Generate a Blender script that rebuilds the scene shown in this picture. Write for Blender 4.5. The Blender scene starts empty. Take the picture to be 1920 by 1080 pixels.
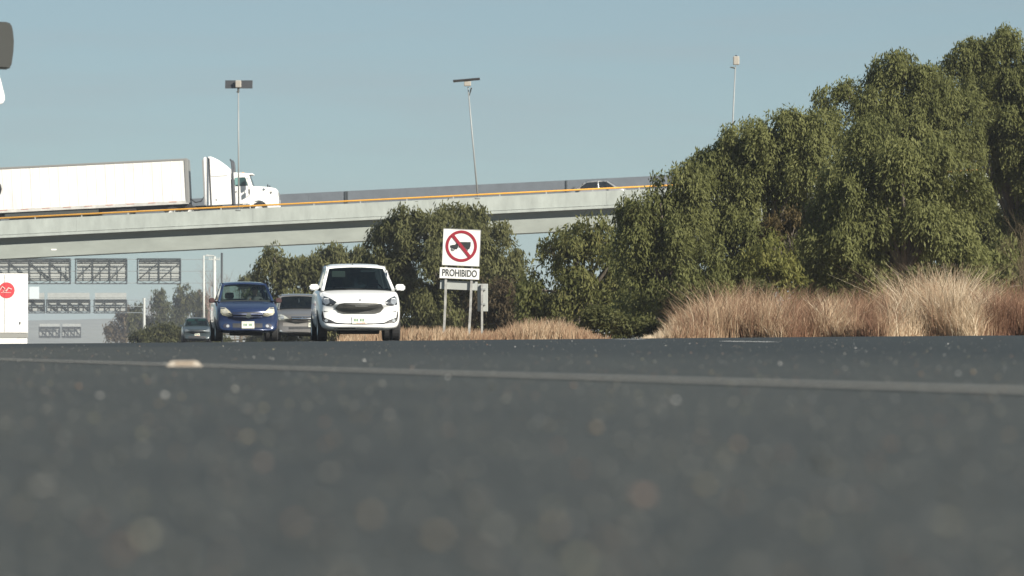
import bpy, bmesh, math, random
import numpy as np
from mathutils import Vector, Matrix
from mathutils.bvhtree import BVHTree

random.seed(7)
rng = np.random.default_rng(11)
R = math.radians
scene = bpy.context.scene
COL = scene.collection

# ------------------------------------------------------------------ camera, sky, sun, exposure
F = 8000.0            # focal length in photo pixels (photo is 1920 wide)
HZ = 622.5            # level horizon in photo pixels
CH = 0.12             # camera height above the road

cd = bpy.data.cameras.new('camera')
cam = bpy.data.objects.new('camera', cd)
COL.objects.link(cam)
cam.location = (0, 0, CH)
cam.rotation_euler = (R(90), 0, 0)
cd.sensor_width = 36.0
cd.lens = F / 1920 * 36.0
cd.shift_y = (HZ - 540) / 1920
cd.clip_start = 0.1
cd.clip_end = 20000
cd.dof.use_dof = True
cd.dof.focus_distance = 100.0
cd.dof.aperture_fstop = 7.0
scene.camera = cam

SUN_AZ, SUN_EL = R(131), R(31)      # azimuth from +Y towards +X
world = bpy.data.worlds.new('World')
scene.world = world
world.use_nodes = True
wn = world.node_tree
wn.nodes.clear()
w_out = wn.nodes.new('ShaderNodeOutputWorld')
w_bg = wn.nodes.new('ShaderNodeBackground')
w_sky = wn.nodes.new('ShaderNodeTexSky')
w_sky.sky_type = 'NISHITA'
w_sky.sun_disc = False
w_sky.sun_elevation = SUN_EL
w_sky.sun_rotation = SUN_AZ
w_sky.altitude = 2200
w_sky.air_density = 1.0
w_sky.dust_density = 0.4
w_sky.ozone_density = 1.0
w_bg.inputs['Strength'].default_value = 0.0405
# thin streaky cloud veil: stretched noise over the sky direction
w_tc = wn.nodes.new('ShaderNodeTexCoord')
w_map = wn.nodes.new('ShaderNodeMapping')
w_map.inputs['Scale'].default_value = (9, 9, 75)
w_no = wn.nodes.new('ShaderNodeTexNoise')
w_no.inputs['Scale'].default_value = 1.6
w_no.inputs['Detail'].default_value = 4
w_rp = wn.nodes.new('ShaderNodeValToRGB')
w_rp.color_ramp.elements[0].position = 0.48
w_rp.color_ramp.elements[1].position = 0.80
w_rp.color_ramp.elements[0].color = (0, 0, 0, 1)
w_rp.color_ramp.elements[1].color = (0.34, 0.34, 0.34, 1)
w_mix = wn.nodes.new('ShaderNodeMix')
w_mix.data_type = 'RGBA'
w_mix.inputs[7].default_value = (2.85, 2.62, 2.62, 1)
w_hs = wn.nodes.new('ShaderNodeHueSaturation')
w_hs.inputs['Saturation'].default_value = 0.85
w_hs.inputs['Value'].default_value = 1.0
wn.links.new(w_tc.outputs['Generated'], w_map.inputs['Vector'])
wn.links.new(w_map.outputs['Vector'], w_no.inputs['Vector'])
wn.links.new(w_no.outputs['Fac'], w_rp.inputs['Fac'])
wn.links.new(w_rp.outputs['Color'], w_mix.inputs[0])
wn.links.new(w_sky.outputs['Color'], w_hs.inputs['Color'])
w_gam = wn.nodes.new('ShaderNodeGamma')      # evens out the pale horizon band
w_gam.inputs['Gamma'].default_value = 0.55
wn.links.new(w_hs.outputs['Color'], w_gam.inputs['Color'])
wn.links.new(w_gam.outputs['Color'], w_mix.inputs[6])
w_tint = wn.nodes.new('ShaderNodeMix')
w_tint.data_type = 'RGBA'
w_tint.blend_type = 'MULTIPLY'
w_tint.inputs[0].default_value = 1
w_tint.inputs[7].default_value = (1.85, 2.27, 2.40, 1)
wn.links.new(w_mix.outputs[2], w_tint.inputs[6])
wn.links.new(w_tint.outputs[2], w_bg.inputs['Color'])
wn.links.new(w_bg.outputs['Background'], w_out.inputs['Surface'])

sd = bpy.data.lights.new('sun', 'SUN')
sun = bpy.data.objects.new('sun', sd)
COL.objects.link(sun)
sd.energy = 5.0
sd.angle = R(0.5)
sd.color = (1.0, 0.93, 0.82)
sv = Vector((math.sin(SUN_AZ) * math.cos(SUN_EL), math.cos(SUN_AZ) * math.cos(SUN_EL), math.sin(SUN_EL)))
sun.rotation_euler = sv.to_track_quat('Z', 'Y').to_euler()
sun.location = (30, -30, 40)

scene.view_settings.view_transform = 'Standard'
scene.view_settings.look = 'None'
scene.view_settings.gamma = 1
scene.view_settings.exposure = 0.85
scene.render.filter_size = 1.9
scene.cycles.max_bounces = 6
scene.cycles.transparent_max_bounces = 16
scene.cycles.use_denoising = True

# ------------------------------------------------------------------ helpers
def at(px, py, D):
    """photo pixel at depth D -> world point"""
    return Vector(((px - 960) / F * D, D, CH + (HZ - py) / F * D))

_M = {}
def mat(name, col, rough=0.6, metal=0.0, var=0.0, vscale=4.0, bump=0.0, bscale=40.0, coat=0.0, spec=0.5, emit=0.0, stretch=None):
    if name in _M:
        return _M[name]
    m = bpy.data.materials.new(name)
    m.use_nodes = True
    nt = m.node_tree
    b = nt.nodes['Principled BSDF']
    b.inputs['Base Color'].default_value = (*col, 1)
    b.inputs['Roughness'].default_value = rough
    b.inputs['Metallic'].default_value = metal
    b.inputs['Coat Weight'].default_value = coat
    b.inputs['Coat Roughness'].default_value = 0.06
    b.inputs['Specular IOR Level'].default_value = spec
    tc = nt.nodes.new('ShaderNodeTexCoord')
    src = tc.outputs['Object']
    if stretch:
        mp = nt.nodes.new('ShaderNodeMapping')
        mp.inputs['Scale'].default_value = stretch
        nt.links.new(src, mp.inputs['Vector'])
        src = mp.outputs['Vector']
    if var:
        n = nt.nodes.new('ShaderNodeTexNoise')
        n.inputs['Scale'].default_value = vscale
        n.inputs['Detail'].default_value = 6
        n.inputs['Roughness'].default_value = 0.65
        nt.links.new(src, n.inputs['Vector'])
        r = nt.nodes.new('ShaderNodeMapRange')
        r.inputs['From Min'].default_value = 0.3
        r.inputs['From Max'].default_value = 0.7
        r.inputs['To Min'].default_value = 1 - var
        r.inputs['To Max'].default_value = 1 + var
        nt.links.new(n.outputs['Fac'], r.inputs['Value'])
        mx = nt.nodes.new('ShaderNodeVectorMath')
        mx.operation = 'SCALE'
        mx.inputs[0].default_value = col
        nt.links.new(r.outputs['Result'], mx.inputs['Scale'])
        nt.links.new(mx.outputs['Vector'], b.inputs['Base Color'])
    if bump:
        n2 = nt.nodes.new('ShaderNodeTexNoise')
        n2.inputs['Scale'].default_value = bscale
        n2.inputs['Detail'].default_value = 4
        nt.links.new(src, n2.inputs['Vector'])
        bp = nt.nodes.new('ShaderNodeBump')
        bp.inputs['Strength'].default_value = bump
        bp.inputs['Distance'].default_value = 0.02
        nt.links.new(n2.outputs['Fac'], bp.inputs['Height'])
        nt.links.new(bp.outputs['Normal'], b.inputs['Normal'])
    _M[name] = m
    return m

def glass_mat(name, tint=(0.25, 0.3, 0.3), refl=0.08):
    if name in _M:
        return _M[name]
    m = bpy.data.materials.new(name)
    m.use_nodes = True
    nt = m.node_tree
    nt.nodes.clear()
    o = nt.nodes.new('ShaderNodeOutputMaterial')
    t = nt.nodes.new('ShaderNodeBsdfTransparent')
    t.inputs['Color'].default_value = (*tint, 1)
    g = nt.nodes.new('ShaderNodeBsdfGlossy')
    g.inputs['Roughness'].default_value = 0.03
    g.inputs['Color'].default_value = (0.8, 0.85, 0.85, 1)
    lw = nt.nodes.new('ShaderNodeLayerWeight')
    lw.inputs['Blend'].default_value = 0.5
    pw = nt.nodes.new('ShaderNodeMath'); pw.operation = 'POWER'
    pw.inputs[1].default_value = 4.0
    nt.links.new(lw.outputs['Facing'], pw.inputs[0])
    f = nt.nodes.new('ShaderNodeMapRange')
    f.inputs['To Min'].default_value = 0.045
    f.inputs['To Max'].default_value = 0.9
    nt.links.new(pw.outputs[0], f.inputs['Value'])
    mx = nt.nodes.new('ShaderNodeMixShader')
    nt.links.new(f.outputs['Result'], mx.inputs[0])
    nt.links.new(t.outputs[0], mx.inputs[1])
    nt.links.new(g.outputs[0], mx.inputs[2])
    nt.links.new(mx.outputs[0], o.inputs['Surface'])
    _M[name] = m
    return m

def tag(o, label=None, cat=None, group=None, kind=None):
    if label: o['label'] = label
    if cat: o['category'] = cat
    if group: o['group'] = group
    if kind: o['kind'] = kind
    return o

def link(name, me, parent=None, m=None, loc=None):
    o = bpy.data.objects.new(name, me)
    COL.objects.link(o)
    if parent is not None: o.parent = parent
    if m is not None: me.materials.append(m)
    if loc is not None: o.location = loc
    return o

def empty(name, loc, rz=0.0, ry=0.0, rx=0.0):
    o = bpy.data.objects.new(name, None)
    COL.objects.link(o)
    o.location = loc
    o.rotation_euler = (rx, ry, rz)
    o.empty_display_size = 0.2
    return o

def bm_obj(name, bm, m, parent=None, smooth=False, loc=None):
    me = bpy.data.meshes.new(name)
    bmesh.ops.recalc_face_normals(bm, faces=bm.faces)
    bm.to_mesh(me)
    bm.free()
    if smooth:
        me.polygons.foreach_set('use_smooth', [True] * len(me.polygons))
    return link(name, me, parent, m, loc)

def bm_split(name, bm, m, parent=None, key=None, smooth=False):
    """one object per connected piece, or per key of a piece's centre"""
    bm.verts.ensure_lookup_table()
    bm.verts.index_update()
    seen, groups = set(), {}
    for v in bm.verts:
        if v.index in seen: continue
        st, isl = [v], []
        seen.add(v.index)
        while st:
            w = st.pop(); isl.append(w)
            for e in w.link_edges:
                u = e.other_vert(w)
                if u.index not in seen: seen.add(u.index); st.append(u)
        c = sum((w.co for w in isl), Vector()) / len(isl)
        groups.setdefault(key(c) if key else len(groups), []).extend(isl)
    out = []
    for g_ in groups.values():
        nb = bmesh.new()
        mp = {w: nb.verts.new(w.co) for w in g_}
        for f in {f for w in g_ for f in w.link_faces}: nb.faces.new([mp[w] for w in f.verts])
        out.append(bm_obj(name, nb, m, parent, smooth))
    bm.free()
    return out
SIDE = lambda c: c.y > 0

def np_mesh(name, verts, faces, tint=None):
    """verts (n,3), faces (m,k) -> mesh"""
    me = bpy.data.meshes.new(name)
    n, (mf, k) = len(verts), faces.shape
    me.vertices.add(n)
    me.vertices.foreach_set('co', np.ascontiguousarray(verts, dtype=np.float32).ravel())
    me.loops.add(mf * k)
    me.loops.foreach_set('vertex_index', np.ascontiguousarray(faces, dtype=np.int32).ravel())
    me.polygons.add(mf)
    me.polygons.foreach_set('loop_start', np.arange(0, mf * k, k, dtype=np.int32))
    if tint is not None:
        a = me.attributes.new('tint', 'FLOAT', 'POINT')
        a.data.foreach_set('value', np.ascontiguousarray(tint, dtype=np.float32))
    me.update(calc_edges=True)
    return me

def box(bm, x0, x1, y0, y1, z0, z1, bevel=0.0, mtx=None):
    vs = [bm.verts.new(p) for p in ((x0, y0, z0), (x1, y0, z0), (x1, y1, z0), (x0, y1, z0),
                                    (x0, y0, z1), (x1, y0, z1), (x1, y1, z1), (x0, y1, z1))]
    fs = [bm.faces.new([vs[i] for i in f]) for f in ((0, 3, 2, 1), (4, 5, 6, 7), (0, 1, 5, 4), (1, 2, 6, 5), (2, 3, 7, 6), (3, 0, 4, 7))]
    if bevel:
        es = list({e for f in fs for e in f.edges})
        r = bmesh.ops.bevel(bm, geom=es, offset=bevel, segments=2, profile=0.6, affect='EDGES')
        vs = list({v for f in r['faces'] for v in f.verts} | {v for v in vs if v.is_valid})
    if mtx is not None:
        bmesh.ops.transform(bm, matrix=mtx, verts=[v for v in vs if v.is_valid])
    return vs

def tube(bm, pts, rad, seg=8, cap=True):
    """tapered tube through points; rad is a number or a list"""
    pts = [Vector(p) for p in pts]
    if not hasattr(rad, '__len__'): rad = [rad] * len(pts)
    rings = []
    for i, p in enumerate(pts):
        d = (pts[min(i + 1, len(pts) - 1)] - pts[max(i - 1, 0)]).normalized()
        a = d.orthogonal().normalized() if abs(d.z) < 0.9 else Vector((1, 0, 0)).cross(d).normalized()
        b = d.cross(a)
        rings.append([bm.verts.new(p + (a * math.cos(2 * math.pi * k / seg) + b * math.sin(2 * math.pi * k / seg)) * rad[i]) for k in range(seg)])
    for r0, r1 in zip(rings, rings[1:]):
        for k in range(seg):
            bm.faces.new((r0[k], r0[(k + 1) % seg], r1[(k + 1) % seg], r1[k]))
    if cap:
        bm.faces.new(rings[0][::-1]); bm.faces.new(rings[-1])

def bar(bm, p, q, w, d=None):
    """square bar between two points"""
    p, q = Vector(p), Vector(q)
    d = d or w
    z = (q - p).normalized()
    x = Vector((0, 1, 0)).cross(z)
    x = x.normalized() if x.length > 1e-4 else Vector((1, 0, 0))
    y = z.cross(x)
    vs = []
    for c in (p, q):
        vs.append([bm.verts.new(c + x * sx * w / 2 + y * sy * d / 2) for sx, sy in ((-1, -1), (1, -1), (1, 1), (-1, 1))])
    for k in range(4):
        bm.faces.new((vs[0][k], vs[0][(k + 1) % 4], vs[1][(k + 1) % 4], vs[1][k]))
    bm.faces.new(vs[0][::-1]); bm.faces.new(vs[1])

def lathe(bm, prof, axis='x', seg=24, c=(0, 0, 0)):
    """closed profile of (radius, along) spun about an axis through c"""
    rings = []
    for r, a in prof:
        ring = []
        for k in range(seg):
            t = 2 * math.pi * k / seg
            u, v = r * math.cos(t), r * math.sin(t)
            p = (a, u, v) if axis == 'x' else ((u, a, v) if axis == 'y' else (u, v, a))
            ring.append(bm.verts.new((c[0] + p[0], c[1] + p[1], c[2] + p[2])))
        rings.append(ring)
    for r0, r1 in zip(rings, rings[1:]):
        for k in range(seg):
            bm.faces.new((r0[k], r0[(k + 1) % seg], r1[(k + 1) % seg], r1[k]))
    return rings

def prism(bm, poly, y0, y1, plane='xz'):
    """extrude a polygon of (x,z) between y0 and y1"""
    f = lambda p, y: (p[0], y, p[1]) if plane == 'xz' else (y, p[0], p[1])
    a = [bm.verts.new(f(p, y0)) for p in poly]
    b = [bm.verts.new(f(p, y1)) for p in poly]
    n = len(poly)
    f0 = bm.faces.new(a); f1 = bm.faces.new(b[::-1])
    for k in range(n):
        bm.faces.new((a[k], b[k], b[(k + 1) % n], a[(k + 1) % n]))
    return a, b, f0, f1

def text_mesh(name, s, size, m, parent, loc, rot, bold=0.0, depth=0.002):
    c = bpy.data.curves.new(name, 'FONT')
    c.body = s
    c.size = size
    c.align_x = 'CENTER'
    c.align_y = 'CENTER'
    c.offset = bold
    c.extrude = depth
    tmp = bpy.data.objects.new(name + '_curve', c)
    COL.objects.link(tmp)
    dg = bpy.context.evaluated_depsgraph_get()
    me = bpy.data.meshes.new_from_object(tmp.evaluated_get(dg))
    bpy.data.objects.remove(tmp)
    me.materials.clear()
    o = link(name, me, parent, m)
    o.location = loc
    o.rotation_euler = rot
    return o

# ------------------------------------------------------------------ ground profile
_ys = np.linspace(-50, 9000, 18101)
_sl = np.interp(_ys, [0, 55, 85, 300, 420, 1500, 2200, 9000], [0, 0, -.0022, -.0030, -.0075, -.0085, 0, 0])
_zs = np.concatenate([[0], np.cumsum((_sl[1:] + _sl[:-1]) / 2 * np.diff(_ys))])
def gz(x, y):
    return 0.009 * 18 * np.tanh(np.asarray(x) / 18) + np.interp(y, _ys, _zs)

# materials of the setting -----------------------------------------
def asphalt_mat():
    m = bpy.data.materials.new('asphalt')
    m.use_nodes = True
    nt = m.node_tree
    b = nt.nodes['Principled BSDF']
    L = nt.links.new
    tc = nt.nodes.new('ShaderNodeTexCoord')
    def noise(scale, detail=5, st=None):
        n = nt.nodes.new('ShaderNodeTexNoise')
        n.inputs['Scale'].default_value = scale
        n.inputs['Detail'].default_value = detail
        n.inputs['Roughness'].default_value = 0.6
        if st:
            mp = nt.nodes.new('ShaderNodeMapping')
            mp.inputs['Scale'].default_value = st
            L(tc.outputs['Object'], mp.inputs['Vector'])
            L(mp.outputs['Vector'], n.inputs['Vector'])
        else:
            L(tc.outputs['Object'], n.inputs['Vector'])
        return n.outputs['Fac']
    def ramp(src, stops):
        r = nt.nodes.new('ShaderNodeValToRGB')
        while len(r.color_ramp.elements) < len(stops): r.color_ramp.elements.new(0.5)
        for e, (p, c) in zip(r.color_ramp.elements, stops):
            e.position = p
            e.color = (*c, 1)
        L(src, r.inputs['Fac'])
        return r.outputs['Color']
    vor = nt.nodes.new('ShaderNodeTexVoronoi')
    vor.inputs['Scale'].default_value = 95
    L(tc.outputs['Object'], vor.inputs['Vector'])
    vc = nt.nodes.new('ShaderNodeSeparateColor')
    L(vor.outputs['Color'], vc.inputs['Color'])
    stone = ramp(vc.outputs[0], [(0.0, (.020, .024, .023)), (0.45, (.032, .036, .034)), (0.80, (.048, .052, .046)), (0.94, (.070, .073, .066)), (1.0, (.125, .128, .117))])
    base = ramp(noise(2.2, 6), [(0.3, (.72, .74, .76)), (0.7, (1.2, 1.17, 1.12))])
    patch = ramp(noise(0.35, 3, (1, .25, 1)), [(0.35, (.80, .82, .85)), (0.65, (1.15, 1.14, 1.12))])
    m1 = nt.nodes.new('ShaderNodeMix'); m1.data_type = 'RGBA'; m1.blend_type = 'MULTIPLY'; m1.inputs[0].default_value = 1
    m2 = nt.nodes.new('ShaderNodeMix'); m2.data_type = 'RGBA'; m2.blend_type = 'MULTIPLY'; m2.inputs[0].default_value = 1
    L(stone, m1.inputs[6]); L(base, m1.inputs[7])
    L(m1.outputs[2], m2.inputs[6]); L(patch, m2.inputs[7])
    # base colour turns gradually darker and bluer beyond the painted line
    sx = nt.nodes.new('ShaderNodeSeparateXYZ')
    L(tc.outputs['Object'], sx.inputs[0])
    dt = nt.nodes.new('ShaderNodeVectorMath'); dt.operation = 'DOT_PRODUCT'
    dt.inputs[1].default_value = (.969, .2475, 0)
    L(tc.outputs['Object'], dt.inputs[0])
    mr = nt.nodes.new('ShaderNodeMapRange')
    mr.interpolation_type = 'SMOOTHSTEP'
    mr.inputs['From Min'].default_value = 1.9
    mr.inputs['From Max'].default_value = 9.0
    L(dt.outputs['Value'], mr.inputs['Value'])
    m3 = nt.nodes.new('ShaderNodeMix'); m3.data_type = 'RGBA'; m3.blend_type = 'MULTIPLY'
    m3.inputs[7].default_value = (.48, .55, .60, 1)
    L(mr.outputs['Result'], m3.inputs[0])
    L(m2.outputs[2], m3.inputs[6])
    L(m3.outputs[2], b.inputs['Base Color'])
    b.inputs['Roughness'].default_value = 0.70
    b.inputs['Specular IOR Level'].default_value = 0.45
    bp = nt.nodes.new('ShaderNodeBump')
    bp.inputs['Strength'].default_value = 0.7
    bp.inputs['Distance'].default_value = 0.004
    L(vor.outputs['Distance'], bp.inputs['Height'])
    L(bp.outputs['Normal'], b.inputs['Normal'])
    return m

ASPHALT = asphalt_mat()
SOIL = mat('dry_soil', (.16, .115, .07), 0.95, var=.35, vscale=.6, bump=.5, bscale=20)
PAINT = mat('worn_road_paint', (.235, .232, .21), 0.7, var=.45, vscale=26)
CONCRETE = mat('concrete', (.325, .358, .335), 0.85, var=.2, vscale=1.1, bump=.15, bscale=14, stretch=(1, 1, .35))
CONC_DARK = mat('old_grey_concrete', (.115, .132, .150), 0.9, var=.12, vscale=1.5)
YELLOW = mat('yellow_rail_paint', (.72, .36, .045), 0.5, var=.12, vscale=3)
GALV = mat('galvanised_steel', (.27, .285, .28), 0.55, .2, var=.12, vscale=5)
DARKST = mat('dark_steel', (.055, .065, .07), 0.6, .3, var=.2, vscale=4)
LIGHTST = mat('pale_steel', (.42, .44, .42), 0.6, .1, var=.1, vscale=2)
PANELBACK = mat('sign_back_aluminium', (.36, .38, .365), 0.55, .15, var=.1, vscale=1.5)
BLACKRUB = mat('tyre_rubber', (.018, .018, .019), 0.85, var=.2, vscale=20)
BLACKPL = mat('black_plastic', (.022, .023, .025), 0.5)
GREYPL = mat('grey_plastic', (.06, .065, .06), 0.55, var=.12, vscale=8)
CHROME = mat('chrome', (.72, .72, .72), 0.15, 1.0)
RIM = mat('alloy_rim', (.45, .46, .47), 0.3, .8)

# ------------------------------------------------------------------ ground and road sheets
def sheet(name, ys, xs_of, dz, m):
    rows = []
    for y in ys:
        xs = np.asarray(xs_of(y), dtype=float)
        rows.append(np.stack([xs, np.full_like(xs, y), gz(xs, y) + dz], 1))
    n = len(rows[0])
    V = np.concatenate(rows)
    i, j = np.meshgrid(np.arange(len(ys) - 1), np.arange(n - 1), indexing='ij')
    a = (i * n + j).ravel()
    Fq = np.stack([a, a + 1, a + n + 1, a + n], 1)
    me = np_mesh(name, V, Fq)
    me.polygons.foreach_set('use_smooth', [True] * len(me.polygons))
    return tag(link(name, me, None, m), kind='structure')

g_ys = np.concatenate([np.arange(-20, 130, 1.5), np.arange(130, 400, 6), np.arange(400, 2200, 40), np.arange(2200, 8001, 500)])
g_xs = np.concatenate([[-6000, -2000, -600, -200, -100], np.arange(-60, 41, 2), [60, 100, 200, 600, 2000, 6000]])
sheet('ground', g_ys, lambda y: g_xs, -0.035, SOIL)

# low grey ridge added to stand in for smog beyond the dip
hx = np.linspace(-860, 860, 61)
hv = []
for k_, (yy, hh) in enumerate(((2500, 0), (2650, .6), (2850, 1.0), (2950, .9))):
    zt = 10.5 + 2.2 * np.sin(hx / 130 + .4) + 1.3 * np.sin(hx / 47)
    hv.append(np.stack([hx, np.full_like(hx, yy), -9 + (zt + 9) * hh], 1))
hn = len(hx)
i_, j_ = np.meshgrid(np.arange(3), np.arange(hn - 1), indexing='ij')
a_ = (i_ * hn + j_).ravel()
tag(link('smog_ridge', np_mesh('smog_ridge', np.concatenate(hv), np.stack([a_, a_ + 1, a_ + hn + 1, a_ + hn], 1)), None, mat('smog_grey', (.19, .20, .17), .95, var=.2, vscale=.02)), kind='structure')

def right_edge(y):
    return float(np.interp(y, [-20, 86.0, 87.5, 95, 150, 300, 700, 1400], [16, 16, -1.9, -2.1, -6.8, -19.6, -46, -95]))
def left_edge(y):
    return float(np.interp(y, [-20, 90, 200, 300, 700, 1400], [-34, -34, -33, -36, -62, -112]))
r_ys = np.concatenate([np.arange(-20, 130, 1.0), np.arange(130, 400, 5), np.arange(400, 1401, 40)])
sheet('road', r_ys, lambda y: np.linspace(left_edge(y), right_edge(y), 41), 0.0, ASPHALT)

def strip(name, pts, w, m, n=24):
    """painted line along road points"""
    P = [Vector((p[0], p[1])) for p in pts]
    V = []
    for k in range(n + 1):
        t = k / n * (len(P) - 1)
        i = min(int(t), len(P) - 2)
        c = P[i].lerp(P[i + 1], t - i)
        d = (P[i + 1] - P[i]).normalized()
        s = Vector((-d.y, d.x)) * w / 2
        for q in (c + s, c - s):
            V.append((q.x, q.y, float(gz(q.x, q.y)) + .004))
    Fq = np.array([(2 * k, 2 * k + 1, 2 * k + 3, 2 * k + 2) for k in range(n)])
    return tag(link(name, np_mesh(name, np.array(V), Fq), None, m), kind='structure')

strip('road_line', [(1.9, 4.2), (0.95, 7.9), (-2.6, 21.8), (-6.2, 37)], .105, PAINT, 90)
WHITEPAINT = mat('white_road_paint', (.62, .62, .60), 0.7, var=.2, vscale=8)
for k, (a, b) in enumerate((((2.5, 40.5), (2.22, 45)), ((1.80, 58.5), (1.55, 64)),
                            ((-4.7, 72), (-5.15, 77)), ((-3.45, 74), (-3.85, 79)), ((-2.05, 75), (-2.35, 80)), ((-9.3, 73), (-9.9, 79)))):
    strip('lane_dash', [a, b], .11, WHITEPAINT, 6)

# raised pavement marker sitting on the painted line
p = at(346, 689, 15.6)
st = empty('road_stud', (p.x, p.y, float(gz(p.x, p.y)) + .004), R(4))
tag(st, 'cream raised pavement marker sitting on the worn painted line', 'road stud')
bm = bmesh.new()
lo = [bm.verts.new(q) for q in ((-.068, -.05, 0), (.068, -.05, 0), (.068, .05, 0), (-.068, .05, 0))]
hi = [bm.verts.new(q) for q in ((-.050, -.026, .021), (.046, -.026, .021), (.046, .026, .021), (-.050, .026, .021))]
bm.faces.new(lo[::-1]); bm.faces.new(hi)
for k in range(4): bm.faces.new((lo[k], lo[(k + 1) % 4], hi[(k + 1) % 4], hi[k]))
bmesh.ops.bevel(bm, geom=bm.edges[:], offset=.004, segments=2, affect='EDGES')
bm_obj('marker_body', bm, mat('cream_ceramic', (.36, .32, .265), .55, var=.15, vscale=60), st)
bm = bmesh.new()
f = [bm.verts.new(q) for q in ((-.034, -.0445, .007), (.034, -.0445, .007), (.034, -.0325, .018), (-.034, -.0325, .018))]
bm.faces.new(f)
bmesh.ops.solidify(bm, geom=bm.faces[:], thickness=.002)
bm_obj('reflector', bm, mat('dirty_amber_reflector', (.42, .34, .26), .35), st)

# loose grit on the asphalt
def grit():
    n = 5600
    D = 1.3 * (52 / 1.3) ** rng.random(n)
    x = (rng.random(n) * 1.16 - .58) * D * 1920 / F
    s = .0011 + .0030 * rng.random(n) ** 3 + .00006 * D * rng.random(n)
    big = rng.random(n) < .02
    s = np.where(big, s * 1.7, s)
    ico = bmesh.new()
    bmesh.ops.create_icosphere(ico, subdivisions=1, radius=1)
    V0 = np.array([v.co[:] for v in ico.verts]); F0 = np.array([[v.index for v in f.verts] for f in ico.faces])
    ico.free()
    nv = len(V0)
    V = V0[None] * (1 + .28 * rng.standard_normal((n, nv, 1))) * (s[:, None, None] * (np.array([1.15, 1.15, .75]) * (1 + .2 * rng.standard_normal((n, 1, 3)))))
    z = gz(x, D)
    V = V + np.stack([x, D, z + .45 * s], 1)[:, None, :]
    Fc = (F0[None] + (np.arange(n) * nv)[:, None, None]).reshape(-1, 3)
    t = np.repeat(np.where(D < 6, rng.random(n) * .97, rng.random(n) ** .75), nv)
    me = np_mesh('loose_grit', V.reshape(-1, 3), Fc, t)
    m = bpy.data.materials.new('grit_stone')
    m.use_nodes = True
    nt = m.node_tree
    b = nt.nodes['Principled BSDF']
    at_ = nt.nodes.new('ShaderNodeAttribute'); at_.attribute_name = 'tint'
    r = nt.nodes.new('ShaderNodeValToRGB')
    st = [(0, (.045, .05, .048)), (.55, (.075, .08, .074)), (.80, (.13, .13, .118)), (.88, (.17, .095, .065)), (.93, (.22, .21, .13)), (.965, (.22, .22, .21)), (1.0, (.46, .46, .44))]
    while len(r.color_ramp.elements) < len(st): r.color_ramp.elements.new(.5)
    for e, (pp, c) in zip(r.color_ramp.elements, st): e.position = pp; e.color = (*c, 1)
    nt.links.new(at_.outputs['Fac'], r.inputs['Fac'])
    nt.links.new(r.outputs['Color'], b.inputs['Base Color'])
    b.inputs['Roughness'].default_value = .6
    tag(link('loose_grit', me, None, m), 'loose pale grit scattered over the dark asphalt', 'grit', kind='stuff')
grit()

# ------------------------------------------------------------------ overpass
BD, BW = 280.0, 10.0              # depth of the near face, deck width
BS = 0.0492                       # its grade
def btop(X): return 9.073 + BS * X   # top of the near parapet
def dtop(X, Y): return btop(X) - .63 + (.02 * (Y - BD) if Y < BD + 4.6 else .092 - .09 * (Y - BD - 4.6))   # deck surface (superelevated)

def sheared(bm, x0, x1, ya, yb, zo0, zo1, ref=btop, nx=1):
    """box whose bottom/top follow the grade"""
    for k in range(nx):
        a, b = x0 + (x1 - x0) * k / nx, x0 + (x1 - x0) * (k + 1) / nx
        P = [(a, ya, ref(a) + zo0), (b, ya, ref(b) + zo0), (b, yb, ref(b) + zo0), (a, yb, ref(a) + zo0),
             (a, ya, ref(a) + zo1), (b, ya, ref(b) + zo1), (b, yb, ref(b) + zo1), (a, yb, ref(a) + zo1)]
        vs = [bm.verts.new(p) for p in P]
        for f in ((0, 3, 2, 1), (4, 5, 6, 7), (0, 1, 5, 4), (1, 2, 6, 5), (2, 3, 7, 6), (3, 0, 4, 7)):
            bm.faces.new([vs[i] for i in f])

ov = empty('overpass', (0, 0, 0))
tag(ov, 'long pale concrete overpass rising to the right across the whole background', 'bridge')
XA, XB = -75.0, 75.0
bm = bmesh.new()
# segments of parapet with open joints
x = XA
while x < XB:
    L_ = 11.6
    sheared(bm, x + .004, min(x + L_, XB) - .004, BD, BD + .25, -.93, 0)
    x += L_
bm_obj('parapet', bm, CONCRETE, ov)
bm = bmesh.new(); sheared(bm, XA, XB, BD - .06, BD + .30, -1.13, -.955)
bm_obj('edge_beam', bm, CONCRETE, ov)
bm = bmesh.new()
P = []
for X in (XA, XB):
    P += [(X, BD + .302, btop(X) - 1.11), (X, BD + BW, btop(X) - 1.11), (X, BD + BW, dtop(X, BD + BW)), (X, BD + 4.6, dtop(X, BD + 4.599)), (X, BD + .302, dtop(X, BD + .3))]
vs = [bm.verts.new(p) for p in P]
for f in ((0, 1, 2, 3, 4), (9, 8, 7, 6, 5), (0, 5, 6, 1), (1, 6, 7, 2), (2, 7, 8, 3), (3, 8, 9, 4), (4, 9, 5, 0)): bm.faces.new([vs[i] for i in f])
bm_obj('deck', bm, mat('deck_asphalt', (.10, .10, .10), .9, var=.2), ov)
GO = .08
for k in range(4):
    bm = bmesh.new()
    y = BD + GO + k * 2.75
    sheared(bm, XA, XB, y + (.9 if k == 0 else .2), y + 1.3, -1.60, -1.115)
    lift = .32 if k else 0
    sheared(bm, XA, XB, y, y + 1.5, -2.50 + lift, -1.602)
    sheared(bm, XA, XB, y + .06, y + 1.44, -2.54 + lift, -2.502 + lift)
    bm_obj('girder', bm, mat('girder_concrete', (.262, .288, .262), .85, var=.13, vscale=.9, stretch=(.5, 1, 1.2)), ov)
bm = bmesh.new()
x = XA
while x < XB:
    sheared(bm, x + .004, x + 8.736, BD + BW - .3, BD + BW - .02, -.95, 1.17)
    x += 8.74
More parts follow.
